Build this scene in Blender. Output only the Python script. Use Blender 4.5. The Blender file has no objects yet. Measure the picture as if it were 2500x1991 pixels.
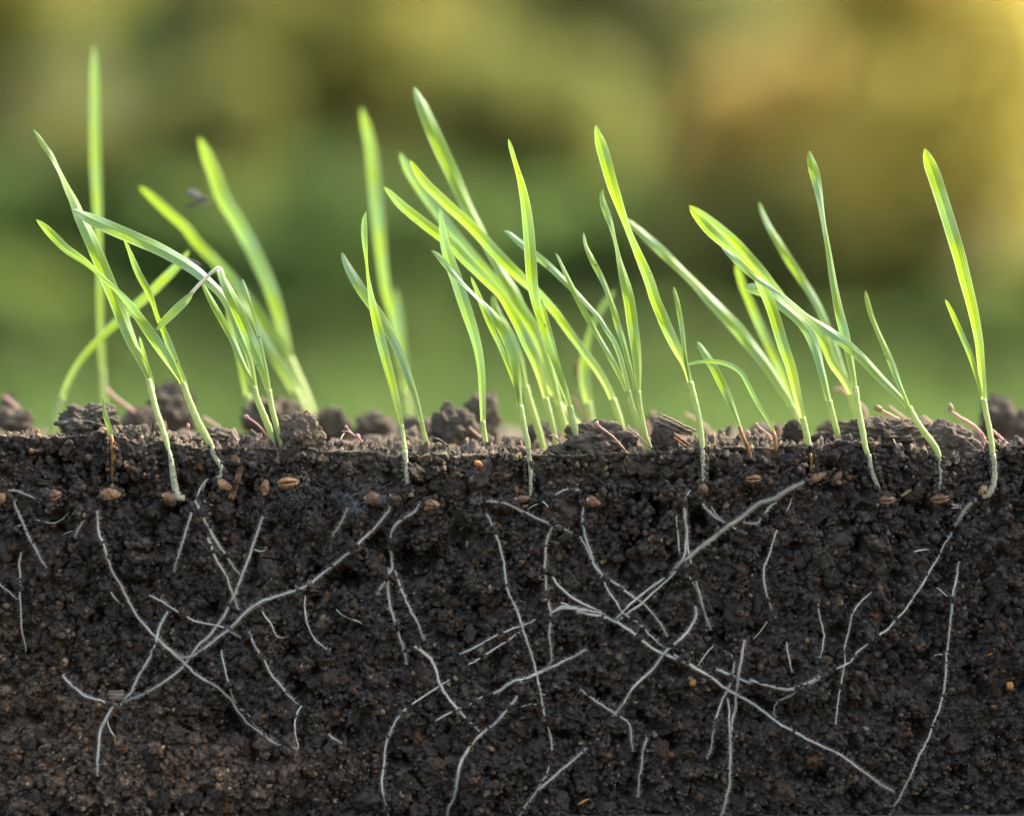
import bpy, bmesh, math, random
import numpy as np
from mathutils import Vector

random.seed(7)
RNG = np.random.default_rng(11)
SC = bpy.context.scene
COL = SC.collection

# ------------------------------------------------------------------ camera, world, sun, exposure
SUN_EL, SUN_AZ = 48.0, 66.0          # degrees; azimuth from +Y towards +X (behind the plants)
CAM_D = 0.7639                       # camera to cut face, metres
ZC = 0.1288                          # camera height above the lawn
PX = 0.275 / 2500.0                  # metres per photo pixel on the cut face

cam_data = bpy.data.cameras.new('camera')
cam = bpy.data.objects.new('camera', cam_data)
COL.objects.link(cam)
cam.location = (0.0, -CAM_D, ZC)
cam.rotation_euler = (math.radians(90), 0, 0)
cam_data.lens = 100.0
cam_data.sensor_width = 36.0
cam_data.clip_start = 0.02
cam_data.clip_end = 400.0
cam_data.dof.use_dof = True
cam_data.dof.focus_distance = CAM_D
cam_data.dof.aperture_fstop = 3.8
SC.camera = cam

world = bpy.data.worlds.new('World')
SC.world = world
world.use_nodes = True
wn = world.node_tree
bg = wn.nodes['Background']
sky = wn.nodes.new('ShaderNodeTexSky')
sky.sky_type = 'NISHITA'
sky.sun_disc = False
sky.sun_elevation = math.radians(SUN_EL)
sky.sun_rotation = math.radians(SUN_AZ)
sky.air_density = 1.0
sky.dust_density = 5.0
sky.ozone_density = 0.9
wn.links.new(sky.outputs['Color'], bg.inputs['Color'])
bg.inputs['Strength'].default_value = 0.15

sun_data = bpy.data.lights.new('sun', 'SUN')
sun_data.energy = 2.7
sun_data.angle = math.radians(2.0)
sun_data.color = (1.0, 0.94, 0.84)
sun = bpy.data.objects.new('sun', sun_data)
COL.objects.link(sun)
_sd = Vector((math.sin(math.radians(SUN_AZ)) * math.cos(math.radians(SUN_EL)),
              math.cos(math.radians(SUN_AZ)) * math.cos(math.radians(SUN_EL)),
              math.sin(math.radians(SUN_EL))))
sun.rotation_euler = (-_sd).to_track_quat('-Z', 'Y').to_euler()
sun.location = _sd * 5

SC.view_settings.view_transform = 'Standard'
SC.view_settings.look = 'None'
SC.view_settings.exposure = 1.8
SC.view_settings.gamma = 1.0
SC.view_settings.use_curve_mapping = False
SC.cycles.use_denoising = True
SC.cycles.max_bounces = 8
SC.cycles.transparent_max_bounces = 8

# ------------------------------------------------------------------ tagging and mesh helpers
def tag(o, label=None, cat=None, group=None, kind=None):
    if label: o['label'] = label
    if cat: o['category'] = cat
    if group: o['group'] = group
    if kind: o['kind'] = kind
    return o

def empty(name, loc):
    o = bpy.data.objects.new(name, None)
    o.empty_display_size = 0.002
    COL.objects.link(o)
    o.location = loc
    return o

def link_mesh(name, verts, faces, mat=None, parent=None, smooth=True, uvs=None, cols=None):
    """verts (n,3) world coordinates; faces (m,3) or (m,4) index array; uvs/cols per vertex."""
    verts = np.asarray(verts, dtype=np.float32)
    faces = np.asarray(faces, dtype=np.int32)
    k = faces.shape[1]
    org = np.zeros(3, dtype=np.float32)
    if parent is not None:
        org = np.array(parent_world(parent), dtype=np.float32)
    else:
        org = np.array([verts[:, 0].mean(), verts[:, 1].mean(), verts[:, 2].min()], dtype=np.float32)
    me = bpy.data.meshes.new(name)
    me.vertices.add(len(verts))
    me.vertices.foreach_set('co', (verts - org).ravel())
    me.loops.add(faces.size)
    me.loops.foreach_set('vertex_index', faces.ravel())
    me.polygons.add(len(faces))
    me.polygons.foreach_set('loop_start', np.arange(0, faces.size, k, dtype=np.int32))
    me.polygons.foreach_set('loop_total', np.full(len(faces), k, dtype=np.int32))
    if smooth:
        me.polygons.foreach_set('use_smooth', np.ones(len(faces), dtype=bool))
    me.update(calc_edges=True)
    if uvs is not None:
        uv = me.uv_layers.new(name='UVMap')
        uv.data.foreach_set('uv', np.asarray(uvs, dtype=np.float32)[faces.ravel()].ravel())
    if cols is not None:
        at = me.attributes.new('tint', 'FLOAT_COLOR', 'POINT')
        c = np.ones((len(verts), 4), dtype=np.float32)
        c[:, :3] = cols
        at.data.foreach_set('color', c.ravel())
    if mat: me.materials.append(mat)
    o = bpy.data.objects.new(name, me)
    COL.objects.link(o)
    if parent is not None:
        o.parent = parent
    else:
        o.location = org
    return o

def parent_world(p):
    v = Vector((0, 0, 0))
    while p is not None:
        v = v + p.location
        p = p.parent
    return v

# photo pixel (2500 x 1991) at depth d behind the cut face -> a place in the world
def P(px, py, d=0.0):
    k = PX * (CAM_D + d) / CAM_D
    return np.array([(px - 1250.0) * k, d, ZC + (995.5 - py) * k])

# measuring frames: where each enlarged crop of the photograph was taken
FR = {'A': (0, 0, .37106), 'B': (0, 500, .37106), 'C': (800, 200, .37106), 'D': (800, 600, .37106),
      'E': (1600, 300, .37106), 'F': (1700, 700, .37106),
      'U1': (0, 1000, .32468), 'U2': (600, 1000, .32468), 'U3': (1200, 1000, .32468), 'U4': (1800, 1000, .32468),
      'L1': (0, 1490, .32468), 'L2': (600, 1490, .32468), 'L3': (1200, 1490, .32468), 'L4': (1800, 1490, .32468)}
def fr(f, *pts):
    ox, oy, k = FR[f]
    return [(ox + p[0] * k, oy + p[1] * k) + tuple(v * k for v in p[2:]) for p in pts]

def hermite(pts, n):
    """smooth interpolation through rows of pts (first two columns set the spacing)"""
    a = np.array(pts, dtype=float)
    t = np.concatenate([[0], np.cumsum(np.hypot(np.diff(a[:, 0]), np.diff(a[:, 1])) + 1e-6)])
    m = np.zeros_like(a)
    if len(a) > 2:
        h = np.diff(t)[:, None]
        s = np.diff(a, axis=0) / h
        m[1:-1] = (s[:-1] * h[1:] + s[1:] * h[:-1]) / (h[1:] + h[:-1])
        m[0], m[-1] = s[0], s[-1]
    else:
        m[:] = (a[1] - a[0]) / (t[1] - t[0])
    q = np.linspace(0, t[-1], n)
    i = np.clip(np.searchsorted(t, q, 'right') - 1, 0, len(t) - 2)
    hh = (t[i + 1] - t[i])
    u = ((q - t[i]) / hh)[:, None]
    hh = hh[:, None]
    return ((2*u**3 - 3*u**2 + 1) * a[i] + (u**3 - 2*u**2 + u) * hh * m[i]
            + (-2*u**3 + 3*u**2) * a[i + 1] + (u**3 - u**2) * hh * m[i + 1])

# ------------------------------------------------------------------ noise
def _hash(ix, iy, iz, seed):
    h = (ix.astype(np.int64) * 374761393 + iy.astype(np.int64) * 668265263 + iz.astype(np.int64) * 2147483647 + seed * 974634541) & 0xffffffff
    h = ((h ^ (h >> 13)) * 1274126177) & 0xffffffff
    h = ((h ^ (h >> 16)) * 2246822519) & 0xffffffff
    return (h ^ (h >> 15)) / 4294967295.0
def noise3(p, seed=0):
    i = np.floor(p).astype(np.int64)
    f = p - i
    f = f * f * (3 - 2 * f)
    r = 0
    for dx in (0, 1):
        for dy in (0, 1):
            for dz in (0, 1):
                w = (f[:, 0] if dx else 1 - f[:, 0]) * (f[:, 1] if dy else 1 - f[:, 1]) * (f[:, 2] if dz else 1 - f[:, 2])
                r = r + w * _hash(i[:, 0] + dx, i[:, 1] + dy, i[:, 2] + dz, seed)
    return r * 2 - 1
def fbm3(p, seed=0, oct=4, gain=.5):
    r, a = 0, 1.0
    for k in range(oct):
        r = r + a * noise3(p * 2.03 ** k + 17.3 * k, seed + k)
        a *= gain
    return r
def grid_noise(nx, ny, cell, seed):
    """value noise over an nx x ny grid, lattice step given in grid cells (float)"""
    rng = np.random.default_rng(seed)
    lat = rng.random((int(ny / cell) + 3, int(nx / cell) + 3)) * 2 - 1
    def ax(n):
        q = np.arange(n) / cell
        i = q.astype(int); f = q - i
        return i, f * f * (3 - 2 * f)
    ix, fx = ax(nx); iy, fy = ax(ny)
    a = lat[iy][:, ix]; b = lat[iy][:, ix + 1]; c = lat[iy + 1][:, ix]; d = lat[iy + 1][:, ix + 1]
    fx = fx[None, :]; fy = fy[:, None]
    return (a * (1 - fx) + b * fx) * (1 - fy) + (c * (1 - fx) + d * fx) * fy

# ------------------------------------------------------------------ materials
def new_mat(name):
    m = bpy.data.materials.new(name)
    m.use_nodes = True
    nt = m.node_tree
    nt.nodes.clear()
    out = nt.nodes.new('ShaderNodeOutputMaterial')
    return m, nt, out
def N(nt, typ, **kw):
    n = nt.nodes.new('ShaderNode' + typ)
    for k, v in kw.items():
        setattr(n, k, v)
    return n
def mix_rgb(nt, fac, a, b, blend='MIX'):
    n = nt.nodes.new('ShaderNodeMix')
    n.data_type = 'RGBA'
    n.blend_type = blend
    for sock, v in ((n.inputs[0], fac), (n.inputs[6], a), (n.inputs[7], b)):
        if hasattr(v, 'is_output'):
            nt.links.new(v, sock)
        elif isinstance(v, (int, float)):
            sock.default_value = v
        else:
            sock.default_value = (*v, 1)
    return n.outputs[2]
def ramp(nt, fac, stops):
    n = nt.nodes.new('ShaderNodeMapRange')
    n.interpolation_type = 'SMOOTHSTEP'
    (a, va), (b, vb) = stops
    n.inputs[1].default_value, n.inputs[2].default_value = a, b
    n.inputs[3].default_value, n.inputs[4].default_value = va, vb
    nt.links.new(fac, n.inputs[0])
    return n.outputs[0]
def noise_node(nt, scale, detail=4, rough=.6, coord='Object'):
    tc = N(nt, 'TexCoord')
    n = N(nt, 'TexNoise')
    n.inputs['Scale'].default_value = scale
    n.inputs['Detail'].default_value = detail
    n.inputs['Roughness'].default_value = rough
    nt.links.new(tc.outputs[coord], n.inputs['Vector'])
    return n.outputs['Fac']
def principled(nt, rough=.6, spec=.3):
    b = N(nt, 'BsdfPrincipled')
    b.inputs['Roughness'].default_value = rough
    b.inputs['Specular IOR Level'].default_value = spec
    return b
def add_bump(nt, bsdf, height, strength, dist):
    b = N(nt, 'Bump')
    b.inputs['Strength'].default_value = strength
    b.inputs['Distance'].default_value = dist
    nt.links.new(height, b.inputs['Height'])
    nt.links.new(b.outputs['Normal'], bsdf.inputs['Normal'])
def obj_prop(nt, name):
    a = N(nt, 'Attribute')
    a.attribute_type = 'OBJECT'
    a.attribute_name = name
    return a.outputs['Fac']

def mat_soil():
    m, nt, out = new_mat('soil')
    b = principled(nt, .88, .16)
    at = N(nt, 'Attribute'); at.attribute_name = 'tint'
    n1 = noise_node(nt, 2600, 5, .7)
    n2 = noise_node(nt, 120, 4, .6)
    base = mix_rgb(nt, n2, (.050, .0405, .0315), (.092, .0755, .0585))
    grit = mix_rgb(nt, n1, (.55, .55, .55), (1.5, 1.48, 1.42))
    c = mix_rgb(nt, 1.0, base, grit, 'MULTIPLY')
    c = mix_rgb(nt, 1.0, c, at.outputs['Color'], 'MULTIPLY')
    nt.links.new(c, b.inputs['Base Color'])
    add_bump(nt, b, noise_node(nt, 3200, 5, .7), .9, .00028)
    nt.links.new(b.outputs[0], out.inputs[0])
    return m

def mat_leaf(name='wheat_leaf'):
    m, nt, out = new_mat(name)
    uv = N(nt, 'UVMap')
    sep = N(nt, 'SeparateXYZ')
    nt.links.new(uv.outputs[0], sep.inputs[0])
    u, v = sep.outputs[0], sep.outputs[1]
    wax0 = obj_prop(nt, 'wax')
    patch = ramp(nt, noise_node(nt, 75, 2, .5), ((.36, -.45), (.64, .45)))     # wax varied at random along a blade, painting in pale sky reflections
    wsum = N(nt, 'Math', operation='ADD', use_clamp=True)
    nt.links.new(wax0, wsum.inputs[0]); nt.links.new(patch, wsum.inputs[1])
    wax = wsum.outputs[0]
    # waxy reflective side colour and light-passing colour
    refl = mix_rgb(nt, wax, (.22, .36, .07), (.36, .51, .33))
    refl = mix_rgb(nt, ramp(nt, v, ((0.0, 1.0), (0.30, 0.0))), refl, (.36, .50, .14))
    tr = mix_rgb(nt, wax, (.31, .465, .012), (.21, .40, .09))
    tr = mix_rgb(nt, ramp(nt, v, ((0.0, 1.0), (0.25, 0.0))), tr, (.46, .58, .12))
    # lengthwise veins
    wv = N(nt, 'Math', operation='MULTIPLY'); wv.inputs[1].default_value = 44.0
    nt.links.new(u, wv.inputs[0])
    sn = N(nt, 'Math', operation='SINE'); nt.links.new(wv.outputs[0], sn.inputs[0])
    veinf = ramp(nt, sn.outputs[0], ((-1.0, .74), (1.0, 1.12)))
    refl = mix_rgb(nt, 1.0, refl, _gray(nt, veinf), 'MULTIPLY')
    tr = mix_rgb(nt, 1.0, tr, _gray(nt, veinf), 'MULTIPLY')
    # thin pale margins and a keel that lets more light through
    uu = N(nt, 'Math', operation='SUBTRACT'); uu.inputs[1].default_value = .5; nt.links.new(u, uu.inputs[0])
    ua = N(nt, 'Math', operation='ABSOLUTE'); nt.links.new(uu.outputs[0], ua.inputs[0])
    rim = ramp(nt, ua.outputs[0], ((.36, 0), (.49, .8)))
    refl = mix_rgb(nt, rim, refl, (.42, .54, .24))
    tr = mix_rgb(nt, rim, tr, (.46, .56, .20))
    keel = ramp(nt, ua.outputs[0], ((.0, .5), (.12, .0)))
    tr = mix_rgb(nt, keel, tr, (.40, .56, .04))
    # slow blotches of paler and deeper green, and a dry brown tip
    blot = noise_node(nt, 170, 3, .6)
    refl = mix_rgb(nt, ramp(nt, blot, ((.45, 0), (.75, .45))), refl, (.26, .46, .09))
    specks = ramp(nt, noise_node(nt, 900, 1, .4), ((.765, 0), (.79, .8)))
    refl = mix_rgb(nt, specks, refl, (.03, .035, .02))
    tr = mix_rgb(nt, specks, tr, (.03, .035, .015))
    b = principled(nt, .42, .4)
    nt.links.new(refl, b.inputs['Base Color'])
    add_bump(nt, b, sn.outputs[0], .12, .00005)
    t = N(nt, 'BsdfTranslucent')
    nt.links.new(tr, t.inputs['Color'])
    mx = N(nt, 'MixShader'); mx.inputs[0].default_value = .50
    nt.links.new(b.outputs[0], mx.inputs[1]); nt.links.new(t.outputs[0], mx.inputs[2])
    nt.links.new(mx.outputs[0], out.inputs[0])
    return m
def _gray(nt, v):
    c = N(nt, 'CombineColor')
    for k in range(3): nt.links.new(v, c.inputs[k])
    return c.outputs[0]

def mat_tissue(name, c1, c2, trans=.3, trc=None, dirt=0.0, scale=700, rough=.45, spec=.4, dirtc=(.035, .028, .02)):
    """plant tissue: two-tone mottled, partly light-passing, with clinging soil specks"""
    m, nt, out = new_mat(name)
    b = principled(nt, rough, spec)
    c = mix_rgb(nt, ramp(nt, noise_node(nt, scale, 4, .6), ((.35, 0), (.65, 1))), c1, c2)
    t = N(nt, 'BsdfTranslucent')
    tc = c if trc is None else mix_rgb(nt, 0.0, trc, trc)
    if dirt > 0:
        d = ramp(nt, noise_node(nt, 1500, 5, .7), ((.66 - .22 * dirt, 0), (.72 - .22 * dirt, 1)))
        c = mix_rgb(nt, d, c, dirtc)
        tc = mix_rgb(nt, d, tc, dirtc)
    nt.links.new(c, b.inputs['Base Color'])
    nt.links.new(tc, t.inputs['Color'])
    add_bump(nt, b, noise_node(nt, 2500, 3, .6), .35, .0001)
    mx = N(nt, 'MixShader'); mx.inputs[0].default_value = trans
    nt.links.new(b.outputs[0], mx.inputs[1]); nt.links.new(t.outputs[0], mx.inputs[2])
    nt.links.new(mx.outputs[0], out.inputs[0])
    return m

def mat_root():
    """root skin: 'age' 0 = fresh white, 1 = old brownish; clinging soil"""
    m, nt, out = new_mat('root')
    age = obj_prop(nt, 'age')
    b = principled(nt, .5, .35)
    c = mix_rgb(nt, age, (.92, .86, .70), (.46, .40, .26))
    c = mix_rgb(nt, ramp(nt, noise_node(nt, 260, 3, .6), ((.45, 0), (.70, .7))), c, (.62, .58, .40))
    d = ramp(nt, noise_node(nt, 900, 5, .72), ((.60, 0), (.68, 1)))
    dm = N(nt, 'Math', operation='MULTIPLY')
    ag = ramp(nt, age, ((0.0, .30), (1.0, .85)))
    nt.links.new(d, dm.inputs[0]); nt.links.new(ag, dm.inputs[1])
    c = mix_rgb(nt, dm.outputs[0], c, (.045, .035, .026))
    nt.links.new(c, b.inputs['Base Color'])
    add_bump(nt, b, noise_node(nt, 2200, 3, .6), .4, .0001)
    t = N(nt, 'BsdfTranslucent'); nt.links.new(c, t.inputs['Color'])
    mx = N(nt, 'MixShader'); mx.inputs[0].default_value = .25
    nt.links.new(b.outputs[0], mx.inputs[1]); nt.links.new(t.outputs[0], mx.inputs[2])
    nt.links.new(mx.outputs[0], out.inputs[0])
    return m

def mat_hair(name, col):
    m, nt, out = new_mat(name)
    d = N(nt, 'BsdfDiffuse'); d.inputs[0].default_value = (*col, 1)
    t = N(nt, 'BsdfTranslucent'); t.inputs[0].default_value = (*col, 1)
    mx = N(nt, 'MixShader'); mx.inputs[0].default_value = .5
    nt.links.new(d.outputs[0], mx.inputs[1]); nt.links.new(t.outputs[0], mx.inputs[2])
    nt.links.new(mx.outputs[0], out.inputs[0])
    return m

def mat_kernel():
    m, nt, out = new_mat('kernel_husk')
    b = principled(nt, .42, .5)
    w = obj_prop(nt, 'worn')
    c = mix_rgb(nt, ramp(nt, noise_node(nt, 450, 4, .6), ((.35, 0), (.7, 1))), (.32, .15, .05), (.58, .36, .15))
    c = mix_rgb(nt, w, c, (.115, .062, .035))
    d = ramp(nt, noise_node(nt, 900, 6, .75), ((.50, 0), (.60, 1)))
    c = mix_rgb(nt, d, c, (.04, .03, .022))
    nt.links.new(c, b.inputs['Base Color'])
    add_bump(nt, b, noise_node(nt, 1600, 4, .6), .5, .00015)
    nt.links.new(b.outputs[0], out.inputs[0])
    return m

def mat_wood(name, c1, c2):
    m, nt, out = new_mat(name)
    tc = N(nt, 'TexCoord'); mp = N(nt, 'Mapping')
    mp.inputs['Scale'].default_value = (250, 900, 2600)
    nt.links.new(tc.outputs['Object'], mp.inputs[0])
    n = N(nt, 'TexNoise'); n.inputs['Scale'].default_value = 1.0; n.inputs['Detail'].default_value = 5
    nt.links.new(mp.outputs[0], n.inputs['Vector'])
    b = principled(nt, .75, .25)
    c = mix_rgb(nt, ramp(nt, n.outputs['Fac'], ((.35, 0), (.65, 1))), c1, c2)
    nt.links.new(c, b.inputs['Base Color'])
    add_bump(nt, b, n.outputs['Fac'], .6, .0003)
    nt.links.new(b.outputs[0], out.inputs[0])
    return m

def mat_foliage(name, c1, c2, tr, scale=2.5, mixf=.68):
    m, nt, out = new_mat(name)
    f = ramp(nt, noise_node(nt, scale, 3, .6), ((.35, 0), (.65, 1)))
    c = mix_rgb(nt, f, c1, c2)
    b = principled(nt, .55, .3)
    nt.links.new(c, b.inputs['Base Color'])
    t = N(nt, 'BsdfTranslucent')
    tcol = mix_rgb(nt, f, tr, tuple(v * .7 for v in tr))
    nt.links.new(tcol, t.inputs['Color'])
    mx = N(nt, 'MixShader'); mx.inputs[0].default_value = mixf
    nt.links.new(b.outputs[0], mx.inputs[1]); nt.links.new(t.outputs[0], mx.inputs[2])
    nt.links.new(mx.outputs[0], out.inputs[0])
    return m

def mat_plain(name, c1, c2, scale, rough=.8, spec=.2):
    m, nt, out = new_mat(name)
    b = principled(nt, rough, spec)
    c = mix_rgb(nt, ramp(nt, noise_node(nt, scale, 5, .6), ((.35, 0), (.65, 1))), c1, c2)
    nt.links.new(c, b.inputs['Base Color'])
    add_bump(nt, b, noise_node(nt, scale * 4, 4, .6), .5, .3 / scale)
    nt.links.new(b.outputs[0], out.inputs[0])
    return m

M_SOIL = mat_soil()
M_LEAF = mat_leaf()
M_SHEATH = mat_tissue('wheat_sheath', (.56, .61, .29), (.46, .56, .20), .40, (.55, .64, .22), 0.20, 500)
M_SHOOT = mat_tissue('pale_shoot', (.66, .63, .42), (.56, .56, .30), .25, (.7, .66, .36), 0.5, 600)
M_WITHER = mat_tissue('withered_shoot', (.40, .20, .045), (.27, .13, .035), .25, (.5, .26, .03), 0.42, 900)
M_DRY = mat_tissue('dry_leaf', (.88, .86, .70), (.78, .74, .54), .5, (.85, .83, .62), 0.0, 500)
M_PINK = mat_tissue('pink_sprout', (.60, .37, .32), (.64, .52, .40), .38, (.62, .30, .25), 0.12, 350)
M_PINKPALE = mat_tissue('pale_sprout', (.60, .48, .36), (.55, .36, .30), .38, (.62, .45, .3), 0.15, 350)
M_BUD = mat_tissue('sprout_bud', (.36, .34, .13), (.42, .25, .14), .3, (.45, .4, .15), 0.1, 600)
M_ROOT = mat_root()
M_HAIR = mat_hair('root_hair', (.80, .75, .64))
M_MOULD = mat_hair('mould_thread', (.55, .55, .54))
M_KERNEL = mat_kernel()
M_GERM = mat_tissue('kernel_germ', (.55, .40, .20), (.42, .26, .11), .1, None, 0.3, 700)
M_CREASE = mat_plain('kernel_crease', (.16, .035, .02), (.22, .07, .03), 600)
M_CHIP = mat_wood('weathered_wood', (.12, .085, .055), (.36, .28, .19))
M_TWIG = mat_wood('brown_twig', (.15, .075, .035), (.33, .18, .09))
M_BOARD = mat_wood('board_wood', (.06, .048, .038), (.11, .088, .066))
M_ORANGE = mat_plain('orange_husk', (.55, .25, .05), (.40, .16, .04), 600, .55, .4)
M_GNAT = mat_plain('gnat_body', (.055, .045, .04), (.10, .08, .07), 900, .5, .4)
M_WING = mat_hair('gnat_wing', (.30, .29, .30))
# ------------------------------------------------------------------ meadow behind the soil block
def build_meadow():
    xs = np.concatenate([np.linspace(-60, -6, 28), np.linspace(-5.5, 5.5, 90), np.linspace(6, 60, 28)])
    ys = np.concatenate([np.linspace(-8, 2, 30), np.linspace(2.2, 22, 110), np.linspace(24, 150, 40)])
    X, Y = np.meshgrid(xs, ys)
    t = np.clip((Y - 3.0) / 9.0, 0, 1)
    Z = 0.22 * t * t * (3 - 2 * t) + np.clip(Y - 14, 0, 200) * .035
    p = np.stack([X.ravel() * .7, Y.ravel() * .7, np.zeros(X.size)], 1)
    Z = Z + (.05 * fbm3(p, 5)).reshape(Z.shape) * np.clip((Y - .8) / 2, 0, 1)
    n, mcol = X.shape
    idx = np.arange(n * mcol).reshape(n, mcol)
    f = np.stack([idx[:-1, :-1], idx[:-1, 1:], idx[1:, 1:], idx[1:, :-1]], -1).reshape(-1, 4)
    near = np.clip((Y.ravel() - 1.0) / 1.5, 0, 1)
    m = mat_plain('meadow_ground', (.065, .105, .03), (.10, .13, .042), 1.3, .9, .1)
    o = link_mesh('meadow', np.stack([X.ravel(), Y.ravel(), Z.ravel()], 1), f, m)
    tag(o, kind='structure')
    # unseen dark ground, added to cut the light bounced up onto the face
    n = 60
    uu = np.linspace(0, 2 * np.pi, n, endpoint=False)
    vs, fs = [[0, -.6, .004]], []
    for rr in (1.2, 2.4):
        wv = rr * (1 + .12 * fbm3(np.stack([np.cos(uu) * 2, np.sin(uu) * 2, uu * 0 + rr], 1), 3, 3))
        vs += [[math.cos(q) * w_ * 1.3, -.9 + math.sin(q) * w_, .004 if rr < 2 else -.004] for q, w_ in zip(uu, wv)]
    for i in range(n):
        j = (i + 1) % n
        fs += [[0, 1 + i, 1 + j], [1 + i, 1 + n + i, 1 + n + j], [1 + i, 1 + n + j, 1 + j]]
    e = link_mesh('added_dark_ground', np.array(vs), np.array(fs), mat_plain('added_dark_ground', (.035, .028, .021), (.06, .047, .035), 9, .95, .1))
    tag(e, kind='structure')
    # grass standing on it
    rng = np.random.default_rng(3)
    ng = 26000
    gy = 2.5 + 10.5 * rng.random(ng) ** .7
    gx = (rng.random(ng) - .5) * (1.2 + gy * .52)
    tt = np.clip((gy - 3.0) / 9.0, 0, 1)
    gz = 0.22 * tt * tt * (3 - 2 * tt) + .05 * fbm3(np.stack([gx * .7, gy * .7, gx * 0], 1), 5) * np.clip((gy - .8) / 2, 0, 1) - .01
    h = .05 + .09 * rng.random(ng)
    a = rng.random(ng) * 6.283
    w = .004 + .004 * rng.random(ng)
    lean = (rng.random((ng, 2)) - .5) * h[:, None] * .9
    v = np.zeros((ng, 4, 3))
    v[:, 0] = np.stack([gx - np.cos(a) * w, gy - np.sin(a) * w, gz], 1)
    v[:, 1] = np.stack([gx + np.cos(a) * w, gy + np.sin(a) * w, gz], 1)
    mid = np.stack([gx + lean[:, 0] * .35, gy + lean[:, 1] * .35, gz + h * .6], 1)
    v[:, 2] = mid + np.stack([np.cos(a) * w, np.sin(a) * w, 0 * w], 1) * .8
    v[:, 3] = np.stack([gx + lean[:, 0], gy + lean[:, 1], gz + h], 1)
    base = np.arange(ng)[:, None] * 4
    f = np.concatenate([base + np.array([[0, 1, 2]]), base + np.array([[0, 2, 3]])])
    mg = mat_foliage('meadow_grass', (.085, .14, .04), (.12, .165, .05), (.15, .225, .06), 1.5)
    g = link_mesh('meadow_grass', v.reshape(-1, 3), f, mg, smooth=False)
    tag(g, kind='stuff')
build_meadow()

# ------------------------------------------------------------------ blurred shrubs and trees beyond the meadow
def ground_z(x, y):
    t = min(max((y - 3.0) / 9.0, 0), 1)
    return .22 * t * t * (3 - 2 * t) + max(y - 14, 0) * .035

def tube(path, rad, sides=8):
    path = np.asarray(path, float); rad = np.asarray(rad, float)
    n = len(path)
    T = np.gradient(path, axis=0)
    T /= np.linalg.norm(T, axis=1)[:, None] + 1e-12
    ref = np.array([0., 1., 0.]) if abs(T[:, 1]).mean() < .8 else np.array([1., 0, 0])
    A = np.cross(T, ref); A /= np.linalg.norm(A, axis=1)[:, None] + 1e-12
    B = np.cross(T, A)
    ph = np.linspace(0, 2 * np.pi, sides, endpoint=False)
    ring = A[:, None, :] * np.cos(ph)[None, :, None] + B[:, None, :] * np.sin(ph)[None, :, None]
    v = (path[:, None, :] + ring * rad[:, None, None]).reshape(-1, 3)
    v = np.concatenate([v, path[:1], path[-1:]])
    i = np.arange(n - 1)[:, None] * sides
    j = np.arange(sides)[None, :]; j2 = (j + 1) % sides
    q = np.stack([i + j, i + j2, i + sides + j2, i + sides + j], -1).reshape(-1, 4)
    k = np.arange(sides); k2 = (k + 1) % sides
    c0 = np.stack([np.full(sides, n * sides), k2, k, k], -1)
    c1 = np.stack([np.full(sides, n * sides + 1), (n - 1) * sides + k, (n - 1) * sides + k2, (n - 1) * sides + k2], -1)
    tri = np.concatenate([q[:, [0, 1, 2]], q[:, [0, 2, 3]], c0[:, :3], c1[:, :3]])
    return v, tri

def join(parts):
    vs, fs, o = [], [], 0
    for v, f in parts:
        vs.append(v); fs.append(np.asarray(f) + o); o += len(v)
    return np.concatenate(vs), np.concatenate(fs)

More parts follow.
